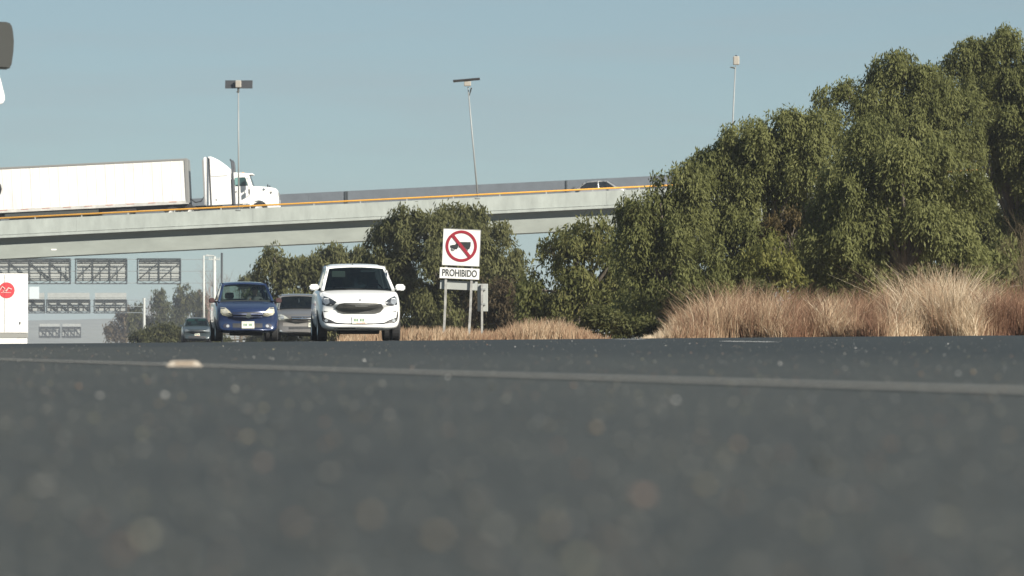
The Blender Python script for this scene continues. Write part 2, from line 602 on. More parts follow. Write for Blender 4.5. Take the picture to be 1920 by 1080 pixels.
fb_ = bm_obj('far_barrier', bm, CONC_DARK, ov)
bm = bmesh.new()
for px in (648, 651.5, 1062):
    X = (px - 960) / F * (BD + BW)
    sheared(bm, X - .05, X + .05, BD + BW - .36, BD + BW - .301, -.3, 1.15)
bm_split('barrier_post', bm, DARKST, fb_)
bm = bmesh.new()
tube(bm, [(XA, BD + .12, btop(XA) + .17), (XB, BD + .12, btop(XB) + .17)], .058, 10)
rail = bm_obj('guard_rail', bm, YELLOW, ov, smooth=True)
bm = bmesh.new()
x = XA + 1
while x < XB:
    bar(bm, (x, BD + .12, btop(x) - .002), (x, BD + .12, btop(x) + .13), .07, .09)
    x += 3.05
bm_split('rail_bracket', bm, mat('grey_bracket', (.35, .36, .34), .6), rail)
for px in (-170, 850, 1290, 1700):
    X = (px - 960) / F * (BD + 5)
    bm = bmesh.new()
    zt = btop(X) - 2.62
    zb = float(gz(X, BD + 5)) - .3
    lathe_r = [(.0, zb), (.75, zb), (.75, zt - 1.4), (.95, zt - .9), (0, zt - .9)]
    lathe(bm, lathe_r, 'z', 20, (X, BD + 5, 0))
    box(bm, X - .8, X + .8, BD + .5, BD + 9.3, zt - .9, zt - .07, .05)
    bm_obj('pier', bm, CONCRETE, ov)
# small pale repair patch on the girder face
bm = bmesh.new()
pp = at(101, 468, BD + GO)
box(bm, pp.x - .18, pp.x + .18, BD + GO - .012, BD + GO + .01, pp.z - .05, pp.z + .05, .004)
bm_obj('repair_patch', bm, mat('fresh_mortar', (.75, .75, .72), .8), ov)

# solar street lamps standing on the overpass edge
PVBACK = mat('solar_panel_back', (.028, .031, .034), .5, var=.2, vscale=5)
LAMPW = mat('lamp_cream_paint', (.33, .31, .27), .5)
def lamp(base_px, base_py, top_px, top_py, label, style):
    D = BD + .12
    b = at(base_px, base_py, D); t = at(top_px, top_py, D)
    b.z = btop(b.x) - .1
    r = empty('street_lamp', b)
    tag(r, label, 'street lamp', 'solar street lamps along the overpass')
    v = t - b
    bm = bmesh.new()
    tube(bm, [(0, 0, 0), v * .5, v], [.055, .048, .038], 10)
    bm_obj('pole', bm, GALV, r, smooth=True)
    bm = bmesh.new()
    box(bm, -.16, .16, -.16, .16, 0, .08, .01)
    bm_obj('base_plate', bm, GALV, r)
    if style == 'flat':
        bm = bmesh.new()
        box(bm, -.9, .9, -.025, .025, -.28, .28, .01, Matrix.Translation(v + Vector((.02, .16, .42))) @ Matrix.Rotation(R(-18), 4, 'X'))
        bm_obj('solar_panel', bm, PVBACK, r)
        bm = bmesh.new()
        box(bm, -.19, .19, -.16, .13, -.22, .25, .05, Matrix.Translation(v + Vector((0, -.05, .42))))
        bm_obj('battery_box', bm, LAMPW, r)
        bm = bmesh.new()
        tube(bm, [v + Vector((0, 0, -.1)), v + Vector((0, 0, .3))], .07, 8)
        box(bm, -.10, .04, -.22, .0, -.14, -.04, .02, Matrix.Translation(v))
        bm_obj('luminaire', bm, GREYPL, r)
    elif style == 'edge':
        bm = bmesh.new()
        M = Matrix.Translation(v + Vector((-.1, .1, .46))) @ Matrix.Rotation(R(-5), 4, 'Y') @ Matrix.Rotation(R(86), 4, 'X')
        box(bm, -.88, .88, -.03, .03, -.45, .45, .01, M)
        bm_obj('solar_panel', bm, PVBACK, r)
        bm = bmesh.new()
        box(bm, -.23, .23, -.2, .2, -.15, .16, .05, Matrix.Translation(v + Vector((-.03, 0, .2))))
        bm_obj('battery_box', bm, LAMPW, r)
        bm = bmesh.new()
        tube(bm, [v + Vector((.09, 0, -.55)), v + Vector((.16, -.05, -.3)), v + Vector((.22, -.2, -.08))], .045, 8)
        bm_obj('luminaire', bm, GREYPL, r)
    else:
        bm = bmesh.new()
        box(bm, -.20, .20, -.18, .18, -.02, .55, .06, Matrix.Translation(v + Vector((.05, 0, .1))))
        bm_obj('battery_box', bm, LAMPW, r)
        bm = bmesh.new()
        M = Matrix.Translation(v + Vector((.06, .14, .68))) @ Matrix.Rotation(R(10), 4, 'X')
        box(bm, -.06, .06, -.3, .3, -.02, .02, .008, M)
        bm_obj('solar_panel', bm, PVBACK, r)
        bm = bmesh.new()
        tube(bm, [v + Vector((0, 0, -.18)), v + Vector((-.14, -.05, -.10)), v + Vector((-.36, -.1, -.08))], [.03, .06, .03], 8)
        bm_obj('luminaire', bm, GREYPL, r)
lamp(447.5, 402, 447, 170, 'upright solar lamp post in front of the white semi tractor', 'flat')
lamp(896, 362, 877.5, 163, 'lamp post leaning left with its solar panel seen edge on', 'edge')
lamp(1368, 346, 1379, 124, 'lamp post rising behind the treetops with a cream head', 'slim')

# ------------------------------------------------------------------ wheels
def wheel(parent, c, r, w, side, rim_mat=RIM, axis='x', hub=.6):
    """side: +1/-1 = outward direction along the axle"""
    bm = bmesh.new()
    h = w / 2
    prof = [(r * hub, -h), (r * .93, -h), (r, -h * .7), (r, h * .7), (r * .93, h), (r * hub, h), (r * hub, -h)]
    lathe(bm, prof, axis, 28)
    t = bm_obj('wheel', bm, BLACKRUB, parent, smooth=False, loc=c)
    bm = bmesh.new()
    o = side * h
    prof = [(0, o * .55), (r * hub * .35, o * .6), (r * hub * .8, o * .85), (r * hub, o * .97), (r * hub * .999, -o * .5), (0, -o * .5)]
    lathe(bm, prof, axis, 28)
    bm_obj('rim', bm, rim_mat, t, smooth=False)
    return t

# ------------------------------------------------------------------ cars (local: front at y=0 facing -y, z up)
def loft_body(stations, bow, bow_len, bow_rear=.18):
    """stations: (y, half width, z bottom, z shoulder, z top)"""
    L = stations[-1][0]
    W = max(s[1] for s in stations)
    bm = bmesh.new()
    rings = []
    for (y, w, zb, zs, zt) in stations:
        h = zs - zb
        half = [(0, zb), (.55, zb), (.86, zb + .02 * h), (.965, zb + .14 * h), (1.0, zb + .48 * h), (.99, zb + .78 * h), (.955, zs - .02), (.86, zs + (zt - zs) * .35), (.5, zs + (zt - zs) * .85), (0, zt)]
        pts = [(f * w, z) for f, z in half] + [(-f * w, z) for f, z in half[-2:0:-1]]
        ring = []
        for (x, z) in pts:
            k = max(0, 1 - y / bow_len)
            yy = y + bow * (abs(x) / W) ** 2.4 * k - bow_rear * (abs(x) / W) ** 2.4 * max(0, 1 - (L - y) / .8)
            ring.append(bm.verts.new((x, yy, z)))
        rings.append(ring)
    n = len(rings[0])
    for r0, r1 in zip(rings, rings[1:]):
        for k in range(n):
            bm.faces.new((r0[k], r0[(k + 1) % n], r1[(k + 1) % n], r1[k]))
    half = n // 2
    for ring in (rings[0], rings[-1]):
        # quad strips across the cap
        for k in range(half):
            a, b = ring[k], ring[(k + 1)]
            c, d = ring[(n - k - 1) % n], ring[(n - k) % n]
            vs = []
            for v in (a, b, c, d):
                if v not in vs: vs.append(v)
            if len(vs) >= 3: bm.faces.new(vs)
    bmesh.ops.recalc_face_normals(bm, faces=bm.faces)
    me = bpy.data.meshes.new('body')
    bm.to_mesh(me); bm.free()
    return me

def subdivide_mesh(me, lv=2):
    o = bpy.data.objects.new('tmp', me)
    COL.objects.link(o)
    md = o.modifiers.new('s', 'SUBSURF')
    md.levels = lv; md.render_levels = lv
    dg = bpy.context.evaluated_depsgraph_get()
    me2 = bpy.data.meshes.new_from_object(o.evaluated_get(dg))
    bpy.data.objects.remove(o)
    me2.polygons.foreach_set('use_smooth', [True] * len(me2.polygons))
    return me2

def inlay(name, poly, bvh, m, parent, off=.004, thick=.012, axis='y', sgn=-1, res=.05):
    """polygon in (x,z) [axis y] or (y,z) [axis x] laid on the body surface"""
    bm = bmesh.new()
    if axis == 'y': vs = [bm.verts.new((p[0], 0, p[1])) for p in poly]
    else: vs = [bm.verts.new((0, p[0], p[1])) for p in poly]
    f = bm.faces.new(vs)
    bmesh.ops.triangulate(bm, faces=[f])
    for d in ((0, 2) if axis == 'y' else (1, 2)):
        lo = min(v.co[d] for v in bm.verts); hi = max(v.co[d] for v in bm.verts)
        k = int((hi - lo) / res)
        for i in range(1, k + 1):
            co = [0, 0, 0]; no = [0, 0, 0]
            co[d] = lo + (hi - lo) * i / (k + 1); no[d] = 1
            bmesh.ops.bisect_plane(bm, geom=bm.verts[:] + bm.edges[:] + bm.faces[:], plane_co=co, plane_no=no)
    ray = Vector((0, -sgn, 0)) if axis == 'y' else Vector((-sgn, 0, 0))
    for v in bm.verts:
        o = v.co - ray * 6
        hit, nrm, idx, dist = bvh.ray_cast(o, ray)
        if hit is None:
            hit, nrm, idx, dist = bvh.find_nearest(v.co + (Vector((0, .2, 0)) if axis == 'y' else Vector((0, 0, 0))))
        a = 1 if axis == 'y' else 0
        v.co[a] = hit[a] + sgn * off
    r = bmesh.ops.extrude_face_region(bm, geom=bm.faces[:])
    for e in r['geom']:
        if isinstance(e, bmesh.types.BMVert): e.co -= (-ray) * thick
    return bm_obj(name, bm, m, parent, smooth=False)

def mir(poly): return [(-x, z) for x, z in poly][::-1]
def ell(cx, cz, rx, rz, n=20): return [(cx + rx * math.cos(2 * math.pi * k / n), cz + rz * math.sin(2 * math.pi * k / n)) for k in range(n)]
def rect(x0, x1, z0, z1): return [(x0, z0), (x1, z0), (x1, z1), (x0, z1)]

def panel(P, mu, mv, bulge, frame_bm, glass_bm, open_base=False):
    """quad P=(bl,br,tr,tl): border cells go to the frame, inside to the glass; mu=(left,right), mv=(bottom,top) margins"""
    bl, br, tr, tl = [Vector(p) for p in P]
    nrm = (br - bl).cross(tl - bl).normalized()
    us = [0, mu[0]] + [mu[0] + (1 - mu[1] - mu[0]) * k / 8 for k in range(1, 8)] + [1 - mu[1], 1]
    vs_ = [0, mv[0]] + [mv[0] + (1 - mv[1] - mv[0]) * k / 4 for k in range(1, 4)] + [1 - mv[1], 1]
    def pt(u, v, inn=0):
        p = bl.lerp(br, u).lerp(tl.lerp(tr, u), v)
        return p + nrm * (bulge * (1 - (2 * u - 1) ** 2) - inn)
    cache = {}
    def V(bm, key, u, v, inn):
        k = (id(bm), key)
        if k not in cache: cache[k] = bm.verts.new(pt(u, v, inn))
        return cache[k]
    for i in range(len(us) - 1):
        for j in range(len(vs_) - 1):
            edge = i == 0 or (j == 0 and not open_base) or i == len(us) - 2 or j == len(vs_) - 2
            bm, inn = (frame_bm, 0) if edge else (glass_bm, .006)
            if bm is None: continue
            bm.faces.new([V(bm, (a, b), us[a], vs_[b], inn) for a, b in ((i, j), (i + 1, j), (i + 1, j + 1), (i, j + 1))])

def make_car(name, label, loc, rz, sp, group=None):
    root = empty(name, loc, rz)
    tag(root, label, sp.get('cat', 'car'), group)
    paint, glass = sp['paint'], sp['glass']
    st = sp['stations']
    me = subdivide_mesh(loft_body(st, sp.get('bow', .3), sp.get('bow_len', 1.3)), 2)
    body = link('body', me, root, paint)
    bm = bmesh.new(); bm.from_mesh(me); bvh = BVHTree.FromBMesh(bm); bm.free()
    g = sp['gh']
    # greenhouse: belt corners and roof corners, half width at each
    yA, zA, xA = g['ws_base']; yB, zB, xB = g['ws_top']
    yC, zC, xC = g['rw_top']; yE, zE, xE = g['rw_base']
    fr = bmesh.new()
    gw = bmesh.new(); gr = bmesh.new()
    panel([(-xA, yA, zA), (xA, yA, zA), (xB, yB, zB), (-xB, yB, zB)], (.045, .045), (.012, .085), .045, fr, gw, True)
    panel([(xE, yE, zE), (-xE, yE, zE), (-xC, yC, zC), (xC, yC, zC)], (.09, .09), (.06, .09), .06, fr, gr)
    side_glass = []
    ym = (yB + yC) / 2 + .05
    xm0, xm1 = (xA + xE) / 2 + .02, (xB + xC) / 2 + .015
    zm0, zm1 = (zA + zE) / 2, max(zB, zC) + .012
    for s in (1, -1):
        q = lambda x, y, z: (s * x, y, z)
        for (a, b, c, d, mu) in (((xA, yA, zA), (xm0, ym, zm0), (xm1, ym, zm1), (xB, yB, zB), (.06, .05)),
                                 ((xm0, ym, zm0), (xE, yE, zE), (xC, yC, zC), (xm1, ym, zm1), (.05, .16))):
            gs = bmesh.new()
            P = [q(*a), q(*b), q(*c), q(*d)]
            if s < 0: P = [P[1], P[0], P[3], P[2]]; mu = mu[::-1]
            panel(P, mu, (.05, .10), .0, fr, gs)
            side_glass.append(gs)
    # roof
    n = 10
    grid = []
    for j in range(n + 1):
        v = j / n
        row = []
        for i in range(n + 1):
            u = i / n
            k = 1 - (2 * u - 1) ** 2
            if v < .5:
                t = v * 2; e = ((xB + (xm1 - xB) * t), yB + (ym - yB) * t, zB + (zm1 - zB) * t)
            else:
                t = v * 2 - 1; e = ((xm1 + (xC - xm1) * t), ym + (yC - ym) * t, zm1 + (zC - zm1) * t)
            y = e[1] - (1 - v) * .040 * k + v * .05 * k
            z = e[2] + sp.get('dome', .07) * k ** .33 * min(1, max(0, math.sin(math.pi * min(1, v * .92 + .0)))) ** .45
            row.append(fr.verts.new((e[0] * (2 * u - 1), y, z)))
        grid.append(row)
    for j in range(n):
        for i in range(n):
            fr.faces.new((grid[j][i], grid[j][i + 1], grid[j + 1][i + 1], grid[j + 1][i]))
    bmesh.ops.remove_doubles(fr, verts=fr.verts, dist=.004)
    bmesh.ops.recalc_face_normals(fr, faces=fr.faces)
    bmesh.ops.solidify(fr, geom=fr.faces[:], thickness=.022)
    bm_obj('roof', fr, paint, root, smooth=True)
    bm_obj('windscreen', gw, glass, root, smooth=True)
    bm_obj('rear_window', gr, sp.get('glass_rear', glass), root, smooth=True)
    for gs in side_glass: bm_obj('side_window', gs, sp.get('glass_side', glass), root)
    # cabin
    bm = bmesh.new()
    zb = min(zA, zE) - .03
    box(bm, -xA * .96, xA * .96, yA + .06, yA + .5, zb - .05, zA + .035, .03)
    bm_obj('dashboard', bm, BLACKPL, root)
    bm = bmesh.new()
    box(bm, -xA * .95, xA * .95, yA + .5, yE - .1, zb - .03, zb + .015)
    bm_obj('cabin_floor', bm, mat('dark_cloth', (.018, .019, .02), .9), root)
    for x in (-.37, .37):
        bm = bmesh.new()
        yy = yB + .35
        box(bm, x - .22, x + .22, yy, yy + .14, zb - .05, zb + .08, .05)
        box(bm, x - .12, x + .12, yy + .02, yy + .12, zb + .10, zb + .27, .055)
        tube(bm, [(x - .05, yy + .07, zb + .06), (x - .05, yy + .07, zb + .13)], .008, 6)
        tube(bm, [(x + .05, yy + .07, zb + .06), (x + .05, yy + .07, zb + .13)], .008, 6)
        bm_obj('seat', bm, mat('seat_cloth', (.025, .027, .03), .9), root)
    bm = bmesh.new()
    box(bm, -.11, .11, yB - .0, yB + .03, zB - .13, zB - .06, .012)
    bar(bm, (0, yB + .01, zB - .07), (0, yB + .02, zB + .0), .02)
    bm_obj('rear_view_mirror', bm, BLACKPL, root)
    bm = bmesh.new()
    sx = sp.get('wheel_side', .37)
    M = Matrix.Translation((sx, yA + .55, zA - .02)) @ Matrix.Rotation(R(65), 4, 'X')
    pts = [M @ Vector((.18 * math.cos(t), .18 * math.sin(t), 0)) for t in np.linspace(0, 2 * math.pi, 25)]
    tube(bm, pts, .016, 6, cap=False)
    bar(bm, M @ Vector((-.18, 0, 0)), M @ Vector((.18, 0, 0)), .03)
    bm_obj('steering_wheel', bm, BLACKPL, root)
    bm = bmesh.new()
    box(bm, -.42, .42, sp['axle_f'] - .25, sp['axle_f'] + .6, .15, .27, .04)
    UB = mat('underbody_black', (.015, .015, .016), .8)  # black underbody parts, added to read as shadow beneath the car
    bm_obj('engine_tray', bm, UB, root)
    bm = bmesh.new(); box(bm, -.60, .60, sp['axle_r'] - .06, sp['axle_r'] + .06, .21, .32, .03)
    bm_obj('rear_axle', bm, UB, root)
    bm = bmesh.new(); box(bm, .12, .52, sp['axle_r'] + .2, sp['axle_r'] + .5, .17, .3, .05)
    bm_obj('silencer', bm, UB, root)
    # wheels with dark arches
    wr = sp.get('wr', .30)
    W = max(s[1] for s in st)
    for y in (sp['axle_f'], sp['axle_r']):
        for s in (-1, 1):
            wheel(root, (s * (W - .115), y, wr), wr, .19, s)
            arc = [(y + (wr + .05) * math.cos(t), wr + (wr + .05) * math.sin(t)) for t in np.linspace(-.25, math.pi + .25, 18)]
            inlay('wheel_arch', arc, bvh, BLACKPL, root, .003, .02, 'x', s, .12)
    # door mirrors
    for s in (-1, 1):
        bm = bmesh.new()
        mx, my, mz = sp['mirror']
        prof = [(0, -.058), (.10, -.072), (.19, -.060), (.205, -.01), (.19, .05), (.10, .07), (0, .052)]
        mw = sp.get('mirror_w', 1.0)
        a, b, f0, f1 = prism(bm, [(s * (mx + p[0] * mw), mz + p[1]) for p in prof], my, my + .13)
        bmesh.ops.bevel(bm, geom=[e for e in bm.edges], offset=.022, segments=2, affect='EDGES')
        mo = bm_obj('door_mirror', bm, sp.get('mirror_mat', paint), root, smooth=False)
        bm = bmesh.new()
        tube(bm, [(s * (mx - .09), my + .10, mz - .06), (s * (mx + .03), my + .07, mz - .03)], [.035, .025], 8)
        bm_obj('mirror_arm', bm, BLACKPL, mo)
    sp['front'](root, bvh)
    return root, bvh

def plate(root, bvh, x0, x1, z0, z1, ink=(.05, .16, .09), low=(.52, .30, .24)):
    pl = inlay('number_plate', rect(x0, x1, z0, z1), bvh, mat('number_plate', (.60, .60, .52), .5, var=.12, vscale=30), root, .018, .02)
    w = x1 - x0
    h = z1 - z0
    ink_m = mat('plate_ink', ink, .6)
    inlay('plate_marks', rect(x0 + w * .3, x1 - w * .1, z0 + h * .03, z0 + h * .2), bvh, mat('plate_red', low, .6), pl, .0215, .004)
    for k in range(7):
        if k in (3,): continue
        xx = x0 + w * (.14 + .105 * k)
        inlay('plate_marks', rect(xx, xx + w * .065, z0 + h * .3, z0 + h * .68), bvh, ink_m, pl, .0215, .004)

WHITE = mat('white_car_paint', (.80, .81, .80), .28, coat=.6, var=.02, vscale=3)
BLUE = mat('blue_car_paint', (.017, .032, .085), .24, .25, coat=.7)
GREYC = mat('grey_car_paint', (.17, .165, .16), .32, .35, coat=.5)
TEAL = mat('dark_teal_car_paint', (.035, .05, .055), .3, .2, coat=.5)
SILVER = mat('silver_car_paint', (.28, .285, .29), .35, .3, coat=.4)
G_DARK = glass_mat('tinted_glass', (.17, .21, .22))
G_MID = glass_mat('car_glass', (.56, .64, .60))
LAMPGL = mat('headlamp_clear', (.40, .42, .43), .12, .3, var=.35, vscale=18, coat=.8)
LAMPDK = mat('headlamp_bezel', (.045, .05, .056), .25, .3, var=.3, vscale=16, coat=.8)
LAMPOLD = mat('yellowed_headlamp', (.47, .45, .34), .22, .1, var=.3, vscale=14, coat=.8)
MESHBLK = mat('grille_mesh', (.105, .106, .098), .5, .3, var=.35, vscale=60)

def front_white(root, bvh):
    g = inlay('grille', [(-.51, .68), (-.43, .765), (-.32, .79), (.31, .79), (.43, .765), (.48, .68), (.42, .60), (.30, .565), (-.34, .565), (-.45, .60)], bvh, MESHBLK, root, .014, .03, res=.03)
    for z in (.62, .655, .69, .725):
        inlay('grille_bar', rect(-.36, .36, z, z + .010), bvh, BLACKPL, g, .018, .006)
    inlay('badge', ell(-.01, .845, .035, .016), bvh, mat('badge_grey', (.22, .23, .25), .3, .6), root, .006, .008)
    hl = [(-.775, .90), (-.74, .935), (-.62, .89), (-.48, .80), (-.55, .735), (-.66, .725), (-.77, .75)]
    for s in (-1, 1):
        q = hl if s < 0 else mir(hl)
        h = inlay('headlight', q, bvh, LAMPDK, root, .005, .02)
        inlay('lens', ell(s * .685, .815, .062, .058), bvh, mat('lamp_reflector', (.34, .36, .38), .15, .5, coat=.8, var=.25, vscale=25), h, .008, .006)
        inlay('indicator', [(s * .765, .88), (s * .735, .91), (s * .72, .85), (s * .755, .78)], bvh, LAMPGL, h, .008, .006)
        p = [(-.775, .63), (-.755, .60), (-.745, .49), (-.60, .44), (-.49, .385), (-.50, .36), (-.70, .375), (-.765, .42), (-.785, .52)]
        f = inlay('fog_pocket', p if s < 0 else mir(p), bvh, BLACKPL, root, .004, .015)
        inlay('fog_light', ell(s * .69, .425, .035, .03), bvh, LAMPGL, f, .008, .006)
        t = [(-.74, .625), (-.64, .612), (-.74, .600)]
        inlay('bumper_crease', t if s < 0 else mir(t), bvh, GREYPL, root, .003, .006)
    inlay('lower_intake', [(-.50, .388), (-.30, .372), (.30, .372), (.50, .388), (.50, .352), (.0, .343), (-.50, .352)], bvh, BLACKPL, root, .003, .015)
    inlay('chin', [(-.55, .285), (.5, .285), (.44, .232), (-.5, .232)], bvh, BLACKPL, root, .004, .02)
    plate(root, bvh, -.17, .13, .365, .505)
    bm = bmesh.new()
    tube(bm, [(-.05, 1.95, 1.58), (-.06, 2.02, 1.645)], [.014, .007], 6)
    bm_obj('aerial', bm, BLACKPL, root)
    bm = bmesh.new()
    box(bm, .10, .50, 1.62, 1.65, 1.435, 1.47, .008)
    bm_obj('sun_visor', bm, mat('visor_grey', (.30, .31, .30), .8), root)
    bm = bmesh.new()
    box(bm, -.50, -.22, 1.66, 1.685, 1.33, 1.46, .02)
    bm_obj('sun_visor', bm, mat('visor_pale', (.55, .58, .45), .8), root)
    # wiper arms at the screen base
    bm = bmesh.new()
    tube(bm, [(-.25, .95, 1.075), (.1, .98, 1.09), (.42, 1.03, 1.10)], .012, 6)
    tube(bm, [(.2, .97, 1.07), (-.15, .985, 1.085), (-.52, 1.05, 1.095)], .012, 6)
    bm_obj('wiper', bm, BLACKPL, root)

ST_WHITE = [(0, .70, .34, .68, .72), (.03, .79, .27, .80, .835), (.12, .835, .235, .88, .90), (.42, .85, .22, .96, .985), (.9, .86, .22, 1.02, 1.07), (1.15, .862, .22, 1.04, 1.06),
            (2.4, .865, .22, 1.07, 1.08), (3.4, .855, .24, 1.08, 1.09), (3.76, .82, .27, 1.03, 1.05), (3.86, .72, .36, .85, .87)]
SPEC_WHITE = dict(paint=WHITE, glass=G_DARK, stations=ST_WHITE, bow=.34, front=front_white, axle_f=.78, axle_r=3.25, wr=.30, mirror=(.79, 1.15, 1.115), dome=.06,
                  gh=dict(ws_base=(.96, 1.055, .765), ws_top=(1.70, 1.545, .60), rw_top=(3.25, 1.55, .595), rw_base=(3.68, 1.08, .72)))
p = at(677, 637, 87)
make_car('white_hatchback', 'white hatchback with dark oval grille leading the oncoming traffic', (p.x, p.y - .2, float(gz(p.x, p.y + 1.5)) - .005), R(5.5), SPEC_WHITE, 'oncoming cars on the road')

def front_blue(root, bvh):
    hl = [(-.70, .895), (-.58, .89), (-.50, .82), (-.41, .72), (-.40, .665), (-.52, .655), (-.66, .69), (-.71, .75)]
    for s in (-1, 1):
        h = inlay('headlight', hl if s < 0 else mir(hl), bvh, LAMPOLD, root, .005, .02)
        inlay('lens', ell(s * .585, .775, .075, .07), bvh, mat('old_lamp_inner', (.62, .60, .50), .2, .3, coat=.8, var=.3, vscale=22), h, .009, .006)
        f = inlay('fog_pocket', ell(s * .55, .405, .095, .065), bvh, mat('blue_shadow_plastic', (.02, .022, .04), .5), root, .004, .01)
        inlay('fog_light', ell(s * .52, .405, .04, .038), bvh, mat('fog_glass', (.70, .70, .68), .12, .6, coat=.8), f, .009, .006)
        inlay('lower_intake', rect(*sorted((s * .17, s * .39)), .36, .475), bvh, BLACKPL, root, .004, .015)
    gr = inlay('grille', [(-.40, .765), (.40, .765), (.40, .63), (-.38, .63)], bvh, BLACKPL, root, .003, .015)
    inlay('grille_bar', [(-.40, .728), (.40, .728), (.40, .695), (-.38, .695)], bvh, mat('pale_blue_bar', (.24, .28, .44), .3, coat=.6), gr, .032, .03)
    inlay('grille_bar', [(-.38, .66), (.38, .66), (.38, .635), (-.37, .635)], bvh, mat('pale_blue_bar', (.24, .28, .44), .3, coat=.6), gr, .030, .028)
    e = inlay('badge', ell(.02, .675, .068, .068), bvh, mat('badge_steel', (.30, .34, .34), .3, .7), root, .040, .03)
    inlay('badge_bar', [(-.06, .655), (.015, .675), (.02, .664), (.10, .692), (.03, .682), (.02, .69)], bvh, CHROME, e, .045, .006)
    plate(root, bvh, -.155, .175, .345, .525)
    inlay('chin', rect(-.55, .55, .245, .285), bvh, BLACKPL, root, .004, .02)

ST_BLUE = [(0, .70, .33, .64, .70), (.03, .79, .27, .78, .82), (.12, .825, .235, .87, .90), (.42, .835, .22, .95, .985), (.9, .842, .22, 1.03, 1.08), (1.15, .845, .22, 1.05, 1.07),
           (2.4, .845, .22, 1.06, 1.07), (3.3, .835, .24, 1.07, 1.08), (3.64, .80, .27, 1.02, 1.04), (3.74, .70, .36, .85, .87)]
SPEC_BLUE = dict(paint=BLUE, glass=G_MID, stations=ST_BLUE, bow=.32, front=front_blue, axle_f=.75, axle_r=3.2, wr=.30, mirror=(.80, 1.2, 1.085), mirror_w=.85, dome=.055,
                 mirror_mat=mat('dark_maroon_plastic', (.05, .022, .022), .5),
                 gh=dict(ws_base=(.96, 1.06, .745), ws_top=(1.70, 1.53, .585), rw_top=(3.15, 1.50, .57), rw_base=(3.58, 1.08, .70)))
p = at(466, 641, 112)
blue_loc = (p.x, p.y - .2, float(gz(p.x, p.y + 1.5)) + .03)
make_car('blue_hatchback', 'dark blue hatchback with pale headlights left of the white car', blue_loc, R(7), SPEC_BLUE, 'oncoming cars on the road')

def front_grey(root, bvh):
    hl = [(-.74, .83), (-.66, .845), (-.55, .80), (-.40, .69), (-.44, .655), (-.72, .66), (-.76, .74)]
    for s in (-1, 1):
        h = inlay('headlight', hl if s < 0 else mir(hl), bvh, mat('pale_headlamp', (.52, .53, .46), .2, .1, coat=.8, var=.25, vscale=14), root, .005, .02)
        inlay('lens', ell(s * .62, .745, .06, .06), bvh, LAMPGL, h, .009, .006)
        inlay('fog_light', ell(s * .67, .30, .05, .05), bvh, mat('fog_glass', (.70, .70, .68), .12, .6, coat=.8), root, .006, .012)
    gr = inlay('grille', [(-.36, .765), (.36, .765), (.31, .63), (-.31, .63)], bvh, BLACKPL, root, .003, .015)
    for z in (.755, .70, .625):
        inlay('grille_bar', rect(-.34 + (.76 - z) * .2, .34 - (.76 - z) * .2, z, z + .022), bvh, CHROME, gr, .010, .01)
    inlay('badge', ell(0, .70, .05, .04), bvh, CHROME, gr, .018, .01)
    inlay('bumper_band', rect(-.6, .6, .47, .58), bvh, mat('pale_bumper', (.26, .25, .235), .4, .2, coat=.3), root, .004, .01)
    inlay('lower_intake', rect(-.42, .42, .37, .44), bvh, BLACKPL, root, .004, .015)
    inlay('lower_intake', rect(-.52, .52, .25, .30), bvh, BLACKPL, root, .004, .015)
    plate(root, bvh, .20, .5, .44, .58)
    bm = bmesh.new()
    tube(bm, [(0, 1.72, 1.36), (0, 1.72, 1.28), (0, 1.72, 1.22)], [.004, .022, .012], 6)
    bm_obj('ornament', bm, mat('ornament_white', (.8, .8, .8), .5), root)

ST_GREY = [(0, .70, .30, .62, .68), (.04, .78, .25, .74, .78), (.15, .82, .22, .81, .84), (.5, .835, .21, .89, .93), (1.05, .842, .21, .97, 1.03), (1.3, .845, .21, 1.0, 1.03),
           (2.6, .845, .21, 1.02, 1.03), (3.5, .835, .23, 1.03, 1.05), (4.1, .80, .26, 1.0, 1.03), (4.2, .70, .36, .82, .84)]
SPEC_GREY = dict(paint=GREYC, glass=glass_mat('smoked_glass', (.22, .25, .26)), stations=ST_GREY, bow=.32, bow_len=1.4, front=front_grey, axle_f=.85, axle_r=3.3, wr=.30, mirror=(.79, 1.3, 1.03), dome=.07,
                 gh=dict(ws_base=(1.10, 1.015, .72), ws_top=(1.85, 1.43, .60), rw_top=(3.0, 1.42, .58), rw_base=(3.62, 1.04, .68)))
p = at(567, 637, 134)
make_car('grey_sedan', 'warm grey sedan half hidden between the blue and white cars', (p.x, p.y, float(gz(p.x, p.y + 1.5)) + .04), R(6.5), SPEC_GREY, 'oncoming cars on the road')

def front_dark(root, bvh):
    hl = [(-.74, .83), (-.66, .845), (-.55, .80), (-.44, .71), (-.46, .67), (-.72, .68), (-.76, .74)]
    for s in (-1, 1):
        inlay('headlight', hl if s < 0 else mir(hl), bvh, mat('dull_headlamp', (.16, .18, .19), .2, .1, coat=.6), root, .005, .02)
        bm = bmesh.new(); box(bm, s * .34 - .24, s * .34 + .24, 1.80, 1.82, 1.33, 1.41, .01)
        bm_obj('sun_visor', bm, mat('green_glare', (.16, .34, .30), .6), root)  # visor strips coloured as the green glare across the screen top
    inlay('grille', [(-.36, .765), (.36, .765), (.31, .63), (-.31, .63)], bvh, BLACKPL, root, .003, .015)
    inlay('lower_intake', rect(-.5, .5, .28, .42), bvh, BLACKPL, root, .004, .015)
    plate(root, bvh, -.15, .15, .44, .58)
SPEC_TEAL = dict(SPEC_GREY, front=front_dark, paint=TEAL, glass=glass_mat('greenish_glass', (.20, .34, .32)))
p = at(370, 642, 245)
make_car('dark_sedan', 'distant dark teal sedan partly behind the blue hatchback', (p.x, p.y, float(gz(p.x, p.y + 1.5)) + .02), R(6), SPEC_TEAL, 'oncoming cars on the road')

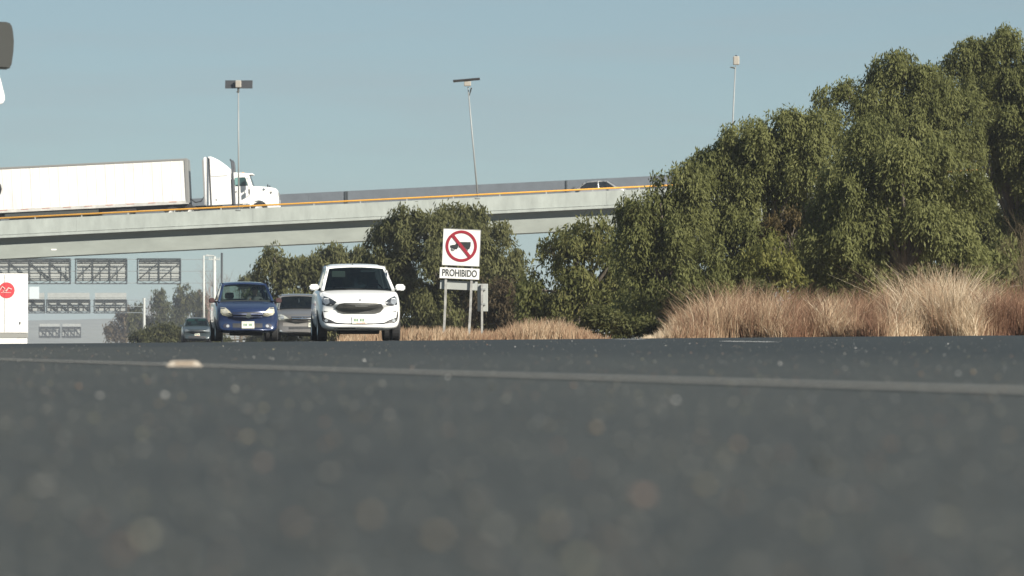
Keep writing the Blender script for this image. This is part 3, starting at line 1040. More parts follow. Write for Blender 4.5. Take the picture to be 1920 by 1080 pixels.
SPEC_SILVER = dict(SPEC_GREY, paint=SILVER, glass=mat('opaque_dark_glass', (.012, .014, .016), .15))
Xc = (1122 - 960) / F * 288.2
cr, _ = make_car('silver_car', 'silver car on the overpass showing its dark windows above the yellow rail', (Xc - 2.8, 288.2, dtop(Xc - 2.8, 288.2)), R(-90), SPEC_SILVER)
cr.rotation_euler = (0, 0, 0)
cr.scale = (1.2, 1.15, 1.24)
cr.rotation_mode = 'QUATERNION'
cr.rotation_quaternion = (Matrix.Rotation(-math.atan(BS), 4, 'Y') @ Matrix.Rotation(R(-90), 4, 'Z')).to_quaternion()

# ------------------------------------------------------------------ trucks (local: x forward, near side at -y, z up, origin at the back of the sleeper)
WTRUCK = mat('white_truck_paint', (.80, .80, .78), .35, coat=.3, var=.03, vscale=2)
TRAILW = mat('trailer_white', (.72, .71, .68), .5, var=.13, vscale=.9, stretch=(1.6, 1, .35))
TGLASS = glass_mat('truck_glass', (.16, .30, .30))
def bevel_prism(poly, y0, y1, bev):
    bm = bmesh.new()
    prism(bm, poly, y0, y1)
    bmesh.ops.recalc_face_normals(bm, faces=bm.faces)
    bmesh.ops.bevel(bm, geom=bm.edges[:], offset=bev, segments=3, profile=.6, affect='EDGES')
    return bm

def make_tractor(name, label, group=None, edge=False):
    r = empty(name, (0, 0, 0))
    tag(r, label, 'truck', group)
    # sleeper with roof fairing
    bm = bevel_prism([(0, .92), (0, 4.02), (.10, 4.08), (.55, 4.10), (1.05, 3.86), (1.62, 3.42), (1.86, 3.16), (1.86, .92)], -1.2, 1.2, .09)
    sl = bm_obj('sleeper', bm, WTRUCK, r, smooth=False)
    bm = bmesh.new()
    for s in (-1, 1):
        box(bm, .36, .47, s * 1.2 - .012, s * 1.2 + .012, .95, 3.98, .004)
        box(bm, .5, 1.62, s * 1.2 - .006, s * 1.2 + .006, 2.79, 2.82)
    bm_split('seam', bm, mat('dark_seam', (.05, .05, .055), .7), sl, SIDE)
    bm = bmesh.new()
    for s in (-1, 1): lathe(bm, [(0, s * 1.2), (.05, s * 1.2), (.05, s * 1.2 + s * .01), (0, s * 1.2 + s * .01)], 'y', 12, (.78, 0, 1.28))
    bm_split('cap', bm, BLACKPL, sl, SIDE)
    # side extender
    bm = bmesh.new()
    for s in (-1, 1): box(bm, -.07, .02, s * 1.17 - .02, s * 1.17 + .02, 1.0, 3.9, .01)
    bm_split('side_extender', bm, mat('extender_grey', (.25, .25, .25), .5), sl, SIDE)
    # cab
    cabp = [(1.88, .78), (1.88, 2.98), (2.1, 3.0), (2.95, 2.92), (3.08, 2.82), (3.30, 2.08), (3.36, 1.9), (3.36, .85)]
    bm = bevel_prism(cabp, -1.08, 1.08, .06)
    cab = bm_obj('cab', bm, WTRUCK, r)
    bm = bmesh.new()
    for s in (-1, 1):
        pts = [(2.12, 2.10), (2.12, 2.66), (2.82, 2.66), (3.0, 2.10)]
        prism(bm, pts, s * 1.085, s * 1.06)
    bm_split('door_window', bm, mat('cab_window_dark', (.03, .065, .065), .08), cab, SIDE)
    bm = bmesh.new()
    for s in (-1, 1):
        prism(bm, [(2.10, 2.20), (2.10, 2.66), (2.40, 2.66), (2.40, 2.20)], s * 1.089, s * 1.086)  # reflection painted as a paler green strip laid over the glass
    bm_split('window_reflection_strip', bm, mat('green_reflection', (.16, .30, .29), .1), cab, SIDE)
    bm = bmesh.new()
    ws = [bm.verts.new(q) for q in ((3.32, -.98, 2.12), (3.32, .98, 2.12), (3.10, .93, 2.80), (3.10, -.93, 2.80))]
    bm.faces.new(ws)
    bmesh.ops.solidify(bm, geom=bm.faces[:], thickness=.02)
    bm_obj('windscreen', bm, mat('cab_window_dark', (.03, .065, .065), .08), cab)
    bm = bmesh.new()
    box(bm, 2.98, 3.34, -1.02, 1.02, 2.80, 2.90, .03, None)
    bm_obj('sun_shade', bm, WTRUCK, cab)
    bm = bmesh.new()
    for y in (-.8, -.4, 0, .4, .8): box(bm, 2.6, 2.72, y - .05, y + .05, 2.93, 3.0, .02)
    bm_split('marker_light', bm, mat('amber_lens', (.5, .22, .03), .3), cab)
    bm = bmesh.new()
    for s in (-1, 1): box(bm, 2.04, 3.1, s * 1.083 - .008, s * 1.083 + .008, .95, .965); box(bm, 2.1, 2.22, s * 1.10 - .02, s * 1.10 + .02, 1.72, 1.77, .008)
    bm_split('door_handle', bm, GREYPL, cab, SIDE)
    # hood, narrowing to the front, with fenders
    bm = bmesh.new()
    prof = [(3.38, 2.08), (4.1, 2.02), (4.62, 1.93), (4.86, 1.85), (4.97, 1.70), (5.02, 1.3), (5.03, .55)]
    rings = []
    for (x, z) in prof:
        w = 1.04 - .28 * (x - 3.38) / 1.65
        rings.append([bm.verts.new((x, yy * w, zz)) for yy, zz in ((-1, min(z, .95)), (-1, z - .22 if z > 1.2 else z), (-.86, z - .05), (-.45, z), (.45, z), (.86, z - .05), (1, z - .22 if z > 1.2 else z), (1, min(z, .95)))])
    for a, b in zip(rings, rings[1:]):
        for k in range(7): bm.faces.new((a[k], a[k + 1], b[k + 1], b[k]))
    bm.faces.new(rings[0]); bm.faces.new(rings[-1][::-1])
    hood = bm_obj('hood', bm, WTRUCK, r, smooth=False)
    bm = bmesh.new()
    cx, cz, ro, ri = 3.66, .52, .86, .60
    for s in (-1, 1):
        arc_o = [(cx + ro * 1.02 * math.cos(t), cz + ro * .98 * math.sin(t)) for t in np.linspace(.0, math.pi, 15)]
        arc_i = [(cx + ri * math.cos(t), cz + ri * math.sin(t)) for t in np.linspace(.0, math.pi, 15)]
        front = [(5.02, .45), (5.06, 1.1), (4.9, 1.42)]
        poly = arc_i[:1] + front + arc_o[3:] + arc_i[::-1][:-1]
        prism(bm, poly, s * 1.13, s * .70)
    bmesh.ops.recalc_face_normals(bm, faces=bm.faces)
    bm_split('fender', bm, WTRUCK, hood, SIDE)
    bm = bmesh.new()
    box(bm, 5.00, 5.07, -.5, .5, .75, 1.6, .03)
    bm_obj('grille', bm, mat('grille_chrome', (.35, .36, .36), .3, .7, var=.3, vscale=20), hood)
    bm = bmesh.new()
    box(bm, 4.9, 5.1, -1.12, 1.12, .38, .68, .05)
    bm_obj('bumper', bm, WTRUCK, r)
    for s in (-1, 1):
        bm = bmesh.new()
        box(bm, 4.74, 5.0, s * .93 - .14, s * .93 + .14, 1.12, 1.38, .06)
        bm_obj('headlight', bm, LAMPGL, hood)
        bm = bmesh.new()
        box(bm, 4.40, 4.62, s * .845 - .02, s * .845 + .02, 1.60, 1.66, .01)
        box(bm, 4.46, 4.56, s * .845 - .02, s * .845 + .02, 1.50, 1.59, .01)
        bm_obj('hood_badge', bm, GREYPL, hood)
        # exhaust stack with heat shield
        bm = bmesh.new()
        tube(bm, [(1.98, s * 1.1, .9), (1.98, s * 1.1, 3.45), (1.95, s * 1.1, 3.72), (1.86, s * 1.1, 3.86)], [.075, .075, .075, .08], 10)
        tube(bm, [(1.96, s * 1.12, .95), (1.96, s * 1.12, 2.55)], .14, 12)
        bm_obj('exhaust_stack', bm, mat('stack_steel', (.10, .105, .115), .35, .5), r)
        # mirrors
        bm = bmesh.new()
        if edge:
            prism(bm, [(s * (1.42 + u), v) for u, v in ((-.12, 2.28), (.07, 2.275), (.095, 2.30), (.112, 2.42), (.115, 2.5), (.108, 2.58), (.095, 2.64), (.07, 2.655), (-.12, 2.66))], 3.00, 3.14, 'yz')
            bmesh.ops.bevel(bm, geom=bm.edges[:], offset=.012, segments=2, affect='EDGES')
        else:
            box(bm, 3.00, 3.14, s * 1.42 - .12, s * 1.42 + .12, 2.02, 2.62, .05)
        mo = bm_obj('mirror', bm, mat('mirror_dark_plastic', (.035, .037, .034), .55) if edge else WTRUCK, r)
        bm = bmesh.new()
        if edge:
            prism(bm, [(s * (1.42 + u), v) for u, v in ((-.12, 2.0), (.012, 1.99), (.038, 2.01), (.042, 2.05), (.02, 2.14), (-.005, 2.23), (-.12, 2.25))], 3.0, 3.12, 'yz')
            bmesh.ops.bevel(bm, geom=bm.edges[:], offset=.008, segments=2, affect='EDGES')
        else:
            box(bm, 3.02, 3.12, s * 1.42 - .11, s * 1.42 + .11, 1.56, 1.86, .04)
        bm_obj('convex_mirror', bm, WTRUCK if edge else BLACKPL, mo)
        bm = bmesh.new()
        tube(bm, [(3.06, s * 1.06, 2.66), (3.07, s * 1.36, 2.64), (3.07, s * 1.36, 1.52), (3.07, s * 1.06, 1.50)], .018, 6)
        bm_obj('mirror_bracket', bm, BLACKPL, mo)
        if edge:
            bm = bmesh.new()
            lathe(bm, [(0, -.04), (.07, -.03), (.085, .0), (.07, .03), (0, .04)], 'x', 14, (3.07, s * 1.355, 1.30))
            tube(bm, [(3.07, s * 1.06, 1.2), (3.07, s * 1.33, 1.27)], .015, 6)
            bm_obj('kerb_mirror', bm, BLACKPL, mo)
        # tanks and steps
        bm = bmesh.new()
        lathe(bm, [(0, 1.15), (.32, 1.15), (.34, 1.2), (.34, 2.55), (.32, 2.6), (0, 2.6)], 'x', 20, (0, s * .85, .72))
        bm_obj('fuel_tank', bm, mat('tank_metal', (.30, .31, .32), .3, .8), r)
        bm = bmesh.new()
        box(bm, 2.3, 3.05, s * 1.12 - .06, s * 1.12 + .06, .55, .9, .02)
        bm_obj('step', bm, BLACKPL, r)
        # hood mirrors
        bm = bmesh.new()
        lathe(bm, [(0, -.05), (.09, -.03), (.1, .02), (0, .05)], 'x', 14, (4.35, s * 1.16, 2.03))
        tube(bm, [(4.3, s * .8, 1.75), (4.34, s * 1.1, 1.95)], .012, 6)
        bm_obj('hood_mirror', bm, BLACKPL, hood)
    # frame, wheels, hoses
    bm = bmesh.new()
    for s in (-1, 1): box(bm, -2.9, 4.7, s * .43 - .05, s * .43 + .05, .72, .98)
    box(bm, -1.9, -1.0, -.55, .55, .98, 1.12, .04)
    bm_obj('chassis', bm, mat('chassis_black', (.02, .02, .022), .7), r)
    for s in (-1, 1):
        wheel(r, (3.66, s * .96, .51), .51, .29, s, mat('white_rim', (.70, .70, .68), .45), 'y', .58)
        for x in (-1.0, -2.3):
            wheel(r, (x, s * .86, .51), .51, .56, s, mat('white_rim', (.70, .70, .68), .45), 'y', .5)
    bm = bmesh.new()
    for y in (-.2, 0, .2):
        tube(bm, [(.0, y, 1.75), (-.35, y, 1.28 + .1 * y), (-.75, y, 1.22), (-1.1, y, 1.5)], .028, 6)
    bm_split('air_hose', bm, BLACKPL, r)
    return r

def make_trailer(name, label):
    r = empty(name, (0, 0, 0))
    tag(r, label, 'trailer')
    Lx = 16.1
    bm = bmesh.new()
    box(bm, -Lx, 0, -1.29, 1.29, 1.22, 4.02, .03)
    bx = bm_obj('box', bm, TRAILW, r)
    bm = bmesh.new()
    k = 0
    x = -.42
    while x > -Lx + .1:
        for s in (-1, 1): box(bm, x - .035, x + .035, s * 1.296 - .007, s * 1.296 + .007, 1.36, 3.93, .003)
        x -= .62
    bm_split('side_rib', bm, TRAILW, bx, SIDE)
    bm = bmesh.new()
    for s in (-1, 1):
        box(bm, -Lx, .01, s * 1.31 - .022, s * 1.31 + .022, 3.94, 4.05, .008)
        box(bm, -.17, .02, s * 1.312 - .024, s * 1.312 + .024, 1.2, 3.94, .008)
    box(bm, .002, .022, -1.28, 1.28, 1.2, 4.03, .004)
    bm_obj('top_rail', bm, mat('trailer_rail_grey', (.26, .26, .25), .5, .3), bx)
    bm = bmesh.new()
    for s in (-1, 1):
        box(bm, -Lx, .0, s * 1.30 - .022, s * 1.30 + .022, 1.12, 1.34, .01)
    bm_split('bottom_rail', bm, mat('trailer_rail_pale', (.52, .51, .48), .5, .1, var=.2, vscale=2), bx, SIDE)
    bm = bmesh.new()
    for s in (-1, 1):
        for q in range(11): box(bm, -1.3 - q * 1.4, -.8 - q * 1.4, s * 1.325 - .004, s * 1.325 + .004, 1.26, 1.31)
    bm_split('reflective_tape', bm, mat('faded_red_tape', (.42, .20, .17), .5), bx, SIDE)
    bm = bmesh.new()
    for s in (-1, 1): box(bm, -Lx, -.1, s * .5 - .06, s * .5 + .06, .92, 1.13)
    bm_obj('chassis', bm, mat('chassis_black', (.02, .02, .022), .7), r)
    bm = bmesh.new()
    for s in (-1, 1):
        box(bm, -3.95, -3.75, s * .95 - .1, s * .95 + .1, .35, 1.13, .02)
        box(bm, -4.8, -3.5, s * 1.1 - .05, s * 1.1 + .05, .82, 1.05, .03)
    bm_split('landing_gear', bm, mat('chassis_black', (.02, .02, .022), .7), r, SIDE)
    for s in (-1, 1):
        for x in (-14.6, -13.2):
            wheel(r, (x, s * .95, .5), .5, .56, s, mat('white_rim', (.70, .70, .68), .45), 'y', .5)
    bm = bmesh.new()
    for s in (-1, 1): box(bm, -12.2, -6.0, s * 1.2 - .02, s * 1.2 + .02, .72, 1.12, .01)
    bm_split('side_skirt', bm, mat('skirt_dark', (.045, .05, .045), .6), r, SIDE)
    return r

TD = 283.2
def on_deck(o, px):
    X = (px - 960) / F * (TD - 1.2)
    o.location = (X, TD, dtop(X, TD) - .01)
    o.scale = (.965 if 'tractor' in o.name else 1, 1, 1.025)
    o.rotation_euler = (0, -math.atan(BS), 0)
on_deck(make_tractor('semi_tractor', 'white semi tractor with tall sleeper driving right on the overpass'), 386)
on_deck(make_trailer('semi_trailer', 'long white ribbed box trailer behind the tractor on the overpass'), 356)

# tractor standing close at the left edge of the frame: its mirror reaches into the picture
nt_ = make_tractor('roadside_truck', 'big white truck at the left frame edge with only its dark mirror showing', edge=True)
EDGE_TRUCK = nt_
ry = R(-90 + 8)
want = at(-1, 66, 40)                       # centre of the mirror housing in the world
loc_m = Vector((3.07, 1.42, 0)) * 1.153            # that mirror's local place
c, s_ = math.cos(ry), math.sin(ry)
nx, ny = want.x - (c * loc_m.x - s_ * loc_m.y), want.y - (s_ * loc_m.x + c * loc_m.y)
nt_.location = (nx, ny, float(gz(nx, ny)) + .02)
nt_.scale = (1.153,) * 3
nt_.rotation_euler = (0, 0, ry)

# white box lorry end-on at the far left
bl = at(8, 640, 232)
bt = empty('box_truck', (bl.x, 232, float(gz(bl.x, 232))), R(7.0))
tag(bt, 'white box truck seen end on beneath the overpass with a round red emblem', 'truck')
bm = bmesh.new(); box(bm, -1.28, 1.28, 0, 7.2, .62, 3.85, .03)
bx = bm_obj('box', bm, TRAILW, bt)
bm = bmesh.new(); box(bm, -1.28, 1.28, -.02, .1, .34, .60, .02)
bm_obj('bumper', bm, mat('bumper_grey', (.24, .24, .22), .6), bt)
bm = bmesh.new(); box(bm, -1.24, 1.24, .0, .06, -.05, .32, .02)
bm_obj('mud_guard', bm, TRAILW, bt)
bm = bmesh.new()
lathe(bm, [(0, -.012), (.43, -.012), (.44, -.004), (.44, .01), (0, .01)], 'y', 36, (.12, 0, 2.93))
em = bm_obj('emblem', bm, mat('emblem_red', (.52, .045, .055), .5), bx)
bm = bmesh.new()
tube(bm, [(-.26, -.016, 2.93), (-.12, -.016, 3.13), (.02, -.016, 3.02), (-.08, -.016, 2.86), (.10, -.016, 2.90), (.22, -.016, 3.06), (.40, -.016, 2.98)], [.03, .045, .05, .04, .05, .04, .03], 6)
tube(bm, [(-.2, -.016, 2.80), (.1, -.016, 2.81), (.38, -.016, 2.80)], [.012, .02, .012], 6)
bm_obj('emblem_script', bm, mat('emblem_pink', (.75, .45, .42), .5), em)
bm = bmesh.new(); box(bm, .82, .88, -.03, .0, 1.08, 1.22, .008); box(bm, -.01, .01, -.012, 0, .66, 3.8)
bm_obj('door_latch', bm, GREYPL, bx)
for s in (-1, 1):
    wheel(bt, (s * .95, 1.6, .5), .5, .5, s)
    wheel(bt, (s * 1.0, 8.3, .5), .5, .28, s)
bm = bmesh.new(); box(bm, -1.15, 1.15, 7.3, 9.2, .55, 2.6, .12)
bm_obj('cab', bm, WTRUCK, bt)

# ------------------------------------------------------------------ traffic signs
SIGNW = mat('sign_white_sheeting', (.72, .72, .70), .45, var=.07, vscale=3.5, stretch=(1.5, 1, .5))
SIGNR = mat('sign_red', (.27, .018, .032), .45)
SIGNK = mat('sign_black', (.022, .026, .026), .5)
SIGNG = mat('sign_back_grey', (.40, .42, .39), .5, .2, var=.12, vscale=6)
POST = mat('post_galvanised', (.36, .36, .34), .5, .3, var=.35, vscale=7)
SD = 98.0
px_m = F / SD
b = at(854, 637, SD)
sg = empty('road_sign', (b.x, SD, float(gz(b.x, SD)) - .03), 0, R(2.5))
tag(sg, 'leaning square PROHIBIDO sign showing a truck crossed out in a red ring', 'sign')
hz_ = b.z - sg.location.z
def sp_(px, py):   # photo pixel -> sign plane (x,z), undoing the lean
    w = at(px, py, SD) - Vector(sg.location)
    a = R(2.5)
    return (w.x * math.cos(a) - w.z * math.sin(a), w.x * math.sin(a) + w.z * math.cos(a))
cx, cz = sp_(865.3, 464)
bm = bmesh.new(); box(bm, cx - .43, cx + .43, -.012, .012, cz - .42, cz + .42, .004)
pn = bm_obj('sign_panel', bm, SIGNW, sg)
bm = bmesh.new()
for (x0, x1, z0, z1) in ((-.43, .43, .412, .424), (-.43, .43, -.424, -.412), (-.434, -.424, -.424, .424), (.424, .434, -.424, .424)):
    box(bm, cx + x0, cx + x1, -.018, .016, cz + z0, cz + z1)
bm_obj('sign_rim', bm, mat('sign_rim_grey', (.34, .35, .34), .5, .4), pn)
rx, rz_ = sp_(865, 461.5)
bm = bmesh.new()
lathe(bm, [(.296, -.014), (.362, -.014), (.362, -.020), (.296, -.020), (.296, -.014)], 'y', 56, (rx, 0, rz_))
bm_obj('red_ring', bm, SIGNR, pn)
bm = bmesh.new()
d = .31
q = .707
box(bm, -.325, .325, -.0255, -.0215, -.036, .036, 0, Matrix.Translation((rx, 0, rz_)) @ Matrix.Rotation(R(49), 4, 'Y'))
bm_obj('red_slash', bm, SIGNR, pn)
bm = bmesh.new()
def pt(px, py): return sp_(820 + px / 9, 420 + py / 9)
prism(bm, [pt(*v) for v in ((215, 395), (218, 362), (260, 352), (300, 350), (325, 318), (352, 316), (352, 395), (330, 428), (300, 425), (240, 405))], -.018, -.013)
prism(bm, [pt(*v) for v in ((362, 303), (565, 305), (562, 372), (540, 425), (500, 428), (470, 400), (380, 398), (362, 400))], -.018, -.013)
bm_obj('truck_silhouette', bm, SIGNK, pn)
bm = bmesh.new()
for c_ in ((262, 425), (485, 435)):
    w = pt(*c_)
    lathe(bm, [(.026, -.0185), (.043, -.0185), (.043, -.0205), (.026, -.0205), (.026, -.0185)], 'y', 20, (w[0], 0, w[1]))
    lathe(bm, [(0, -.0185), (.012, -.0185), (.012, -.0205), (0, -.0205)], 'y', 12, (w[0], 0, w[1]))
bm_obj('truck_wheels', bm, SIGNK, pn)
tx, tz = sp_(861.5, 512.8)
bm = bmesh.new(); box(bm, tx - .455, tx + .455, -.012, .012, tz - .125, tz + .125, .006)
pq = bm_obj('word_plate', bm, SIGNW, sg)
lt = text_mesh('lettering', 'PROHIBIDO', .22, mat('sign_letter_grey', (.055, .06, .06), .5), pq, (tx, -.0135, tz), (R(90), 0, 0), .0062)
lt.scale = (.80 / max(lt.dimensions.x, .01), .165 / max(lt.dimensions.y, .01), 1)
bx_, bz_ = sp_(860, 535)
bm = bmesh.new(); box(bm, bx_ - .43, bx_ + .43, .085, .105, bz_ - .10, bz_ + .10, .004)
bm_obj('back_plate', bm, PANELBACK, sg)
for (p0, p1) in (((836.5, 512), (831.5, 638)), ((884.5, 516), (878.5, 638))):
    a0, a1 = sp_(*p0), sp_(*p1)
    bm = bmesh.new()
    mid = ((a0[0] + a1[0]) / 2 + .008, (a0[1] + a1[1]) / 2)
    bar(bm, (a0[0], .045, cz + .3), (a0[0], .045, a0[1] - .1), .055, .05)
    bar(bm, (a0[0], .045, a0[1] - .1), (mid[0], .045, mid[1]), .055, .05)
    bar(bm, (mid[0], .045, mid[1]), (a1[0], .045, -.25), .055, .05)
    bm_obj('post', bm, POST, sg)

b2 = at(905, 637, 101)
s2 = empty('narrow_sign', (b2.x, 101, float(gz(b2.x, 101)) - .03))
tag(s2, 'narrow tall sign on one thin post turned away beside the PROHIBIDO sign', 'sign')
bm = bmesh.new()
box(bm, -.125, .125, .045, .065, at(905, 584, 101).z - s2.location.z, at(905, 532, 101).z - s2.location.z, .015)
pn2 = bm_obj('sign_panel', bm, PANELBACK, s2)
bm = bmesh.new()
for z in (.15, .5): box(bm, -.035, .07, -.03, .044, at(905, 584, 101).z - s2.location.z + z, at(905, 584, 101).z - s2.location.z + z + .05, .006)
bm_split('clamp', bm, GALV, pn2)
bm = bmesh.new()
bar(bm, (-.015, 0, -.2), (-.015, 0, at(905, 533, 101).z - s2.location.z), .05, .05)
bm_obj('post', bm, POST, s2)

# ------------------------------------------------------------------ overhead gantries seen from behind
def lattice(bm, x0, x1, z0, z1, y, bay, t, depth=.9, slant=1, cross=True):
    ch = (z1 - z0) * .14
    for yy in (y, y + depth):
        for z in (z0, z0 + ch, z1 - ch, z1):
            bar(bm, (x0, yy, z), (x1, yy, z), t * (1.15 if z in (z0, z1) else .8))
        n = max(1, round((x1 - x0) / bay))
        for k in range(n + 1):
            x = x0 + (x1 - x0) * k / n
            if k % 1 == 0: bar(bm, (x, yy, z0), (x, yy, z1), t * .9)
            if k < n:
                xn = x0 + (x1 - x0) * (k + 1) / n
                bar(bm, (x, yy, z1 - ch if slant > 0 else z0 + ch), (xn, yy, z0 + ch if slant > 0 else z1 - ch), t * .8)
                xm = (x + xn) / 2
                for (a, b_) in ((z1, z1 - ch), (z0 + ch, z0)):
                    bar(bm, (x, yy, a), (xm, yy, b_), t * .4); bar(bm, (xm, yy, b_), (xn, yy, a), t * .4)

def gantry(label, D, groups, leg_px, y0, y1, t, panel_y, hi=0, group='overhead sign gantries under the overpass'):
    """groups: (px0, px1, bay, slant); y0,y1 = top and bottom in pixels"""
    Xs = [(g_[0] - 960) / F * D for g_ in groups]
    zb, zt = at(0, y1, D).z, at(0, y0, D).z
    lx = (leg_px - 960) / F * D
    gr = empty('sign_gantry', (lx, D, float(gz(lx, D))))
    tag(gr, label, 'gantry', group)
    o = gr.location
    bm = bmesh.new()
    for z in (zb + .08, zt - .08, (zb + zt) / 2):
        for yy in (.1, .8): bar(bm, (min(Xs) - 14 - o.x, yy, z - o.z), (.25, yy, z - o.z), t * (.8 if D < 1000 else .35))
    bm_obj('beam', bm, mat('beam_grey', (.21, .24, .25), .6), gr)
    bm = bmesh.new()
    tube(bm, [(0, .2, -.3), (0, .2, zt - o.z + .3)], [t * 2.3, t * 2.0], 10)
    bm_obj('leg', bm, LIGHTST, gr)
    bm = bmesh.new()
    tube(bm, [(min(Xs) - 14 - o.x, .2, -2), (min(Xs) - 14 - o.x, .2, zt - o.z + .3)], [t * 2.3, t * 2.0], 10)
    bm_obj('leg', bm, LIGHTST, gr)
    for (a, b_, bay, sl) in groups:
        xa, xb = (a - 960) / F * D - o.x, (b_ - 960) / F * D - o.x
        bm = bmesh.new()
        lattice(bm, xa, xb, zb - o.z, zt - o.z, 0, bay, t, slant=sl)
        fr_ = bm_obj('lattice_frame', bm, DARKST, gr)
        bm = bmesh.new()
        pz0, pz1 = at(0, panel_y[1], D).z - o.z, at(0, panel_y[0], D).z - o.z
        box(bm, xa + .1, xb - .1, 1.05, 1.11, pz0, pz1)
        for k in range(1, 4):
            z = pz0 + (pz1 - pz0) * k / 4
            box(bm, xa + .1, xb - .1, 1.0, 1.049, z - .05, z + .05)
        bm_obj('sign_panel', bm, PANELBACK, gr)
    return gr
gantry('nearest overhead gantry with dark lattice frames just below the overpass girder', 500, [(-60, 131, 2.3, 1), (141, 237, 1.9, -1), (257, 338, 2.4, -1)], 402, 485, 532, .08, (487, 527))
g2 = gantry('middle overhead gantry lower in the gap with thin dark frames', 740, [(-10, 83, 2.2, 1), (87, 168, 2.0, 1), (176, 237, 2.2, -1)], 270, 562, 587, .12, (549, 583))
bm = bmesh.new()
q0 = at(64, 549, 739)
box(bm, q0.x - .85 - g2.location.x, q0.x + .85 - g2.location.x, -.9, -.82, q0.z - 1.05 - g2.location.z, q0.z + 1.05 - g2.location.z, .02)
bm_obj('small_sign', bm, mat('pale_blue_sign', (.55, .62, .65), .5), g2)
gantry('farthest tiny overhead gantry low on the hazy horizon', 1300, [(73, 112, 1.9, 1), (116, 151, 1.9, 1)], 222, 613, 633, .15, (607, 634))

def pole(name, label, px, py0, D, r0, r1, m, cat, arm=None, lamp_=None):
    X = (px - 960) / F * D
    zb = float(gz(X, D))
    o = empty(name, (X, D, zb)); tag(o, label, cat)
    zt = at(px, py0, D).z - zb
    bm = bmesh.new(); tube(bm, [(0, 0, -.3), (0, 0, zt)], [r0, r1], 10)
    bm_obj('shaft', bm, m, o, smooth=True)
    if arm:
        bm = bmesh.new(); bar(bm, (-arm, -.1, zt - .25), (arm, -.1, zt - .25), .12); 
        for x in (-arm * .9, -arm * .5, arm * .5, arm * .9): box(bm, x - .04, x + .04, -.14, -.06, zt - .19, zt - .02, .01)
        bm_obj('crossarm', bm, m, o)
    if lamp_:
        bm = bmesh.new(); tube(bm, [(0, 0, zt - .1), (.3, 0, zt + .06), (.9, 0, zt - .02)], .04, 8)
        box(bm, .25, 1.0, -.14, .14, zt - .09, zt + .03, .03)
        bm_obj('luminaire', bm, LIGHTST, o)
    return o
pole('lamp_post', 'slim white lamp post standing left of the blue hatchback', 382, 479, 420, .13, .09, LIGHTST, 'lamp post', lamp_=True)
pole('utility_pole', 'thick pale utility pole with a crossarm between slim and dark poles', 402, 482, 455, .24, .17, LIGHTST, 'pole', arm=.6)
pole('dark_pole', 'thin dark pole rising just behind the blue hatchback roof', 416, 474, 330, .10, .085, DARKST, 'pole')

# ------------------------------------------------------------------ vegetation
def leaf_mat(name, stops, transl=.46, rough=.65):
    if name in _M: return _M[name]
    m = bpy.data.materials.new(name)
    m.use_nodes = True
    nt = m.node_tree
    b = nt.nodes['Principled BSDF']
    o = nt.nodes['Material Output']
    a = nt.nodes.new('ShaderNodeAttribute'); a.attribute_name = 'tint'
    r = nt.nodes.new('ShaderNodeValToRGB')
    while len(r.color_ramp.elements) < len(stops): r.color_ramp.elements.new(.5)
    for e, (p, c) in zip(r.color_ramp.elements, stops): e.position = p; e.color = (*c, 1)
    nt.links.new(a.outputs['Fac'], r.inputs['Fac'])
    nt.links.new(r.outputs['Color'], b.inputs['Base Color'])
    b.inputs['Roughness'].default_value = rough
    b.inputs['Specular IOR Level'].default_value = .18
    t = nt.nodes.new('ShaderNodeBsdfTranslucent')
    nt.links.new(r.outputs['Color'], t.inputs['Color'])
    mx = nt.nodes.new('ShaderNodeMixShader')
    mx.inputs[0].default_value = transl
    nt.links.new(b.outputs[0], mx.inputs[1]); nt.links.new(t.outputs[0], mx.inputs[2])
    nt.links.new(mx.outputs[0], o.inputs['Surface'])
    _M[name] = m
    return m

PIRUL = leaf_mat('willowy_leaves', [(0, (.072, .080, .027)), (.5, (.146, .156, .054)), (1, (.24, .246, .096))])
OLIVE = leaf_mat('olive_leaves', [(0, (.064, .071, .028)), (.5, (.118, .122, .049)), (1, (.185, .182, .078))])
YELLOWG = leaf_mat('yellow_green_leaves', [(0, (.095, .10, .026)), (.5, (.17, .175, .05)), (1, (.25, .23, .075))])
RUSTY = leaf_mat('rusty_leaves', [(0, (.06, .045, .02)), (.5, (.10, .075, .032)), (1, (.155, .12, .05))])
DARKG = leaf_mat('dark_conifer', [(0, (.038, .044, .018)), (.5, (.075, .08, .032)), (1, (.13, .128, .052))])
BROWNL = leaf_mat('dead_brown_leaves', [(0, (.085, .068, .04)), (1, (.165, .13, .08))])
BARK = mat('rough_bark', (.12, .10, .078), .9, var=.3, vscale=9)
GREYBARK = mat('grey_twig', (.20, .17, .145), .9, var=.2, vscale=4)

def sublobes(blobs, D, seed, depth=1.0, n=11):
    """main blobs (px,py,rx,rz in pixels) -> many smaller clumps in metres"""
    g = np.random.default_rng(seed)
    s = D / F
    out = []
    for (px, py, rx, rz) in blobs:
        c = at(px, py, D)
        ry_ = (rx + rz) / 2 * s * depth
        for k in range(n):
            d = g.standard_normal(3); d /= np.linalg.norm(d)
            if k < 3: d[1] = -abs(d[1])
            f = g.uniform(.55, .95)
            q = g.uniform(.22, .44)
            out.append((c.x + d[0] * rx * s * f, c.y + d[1] * ry_ * f, c.z + d[2] * rz * s * f, q * rx * s, q * ry_, q * rz * s))
    return np.array(out)

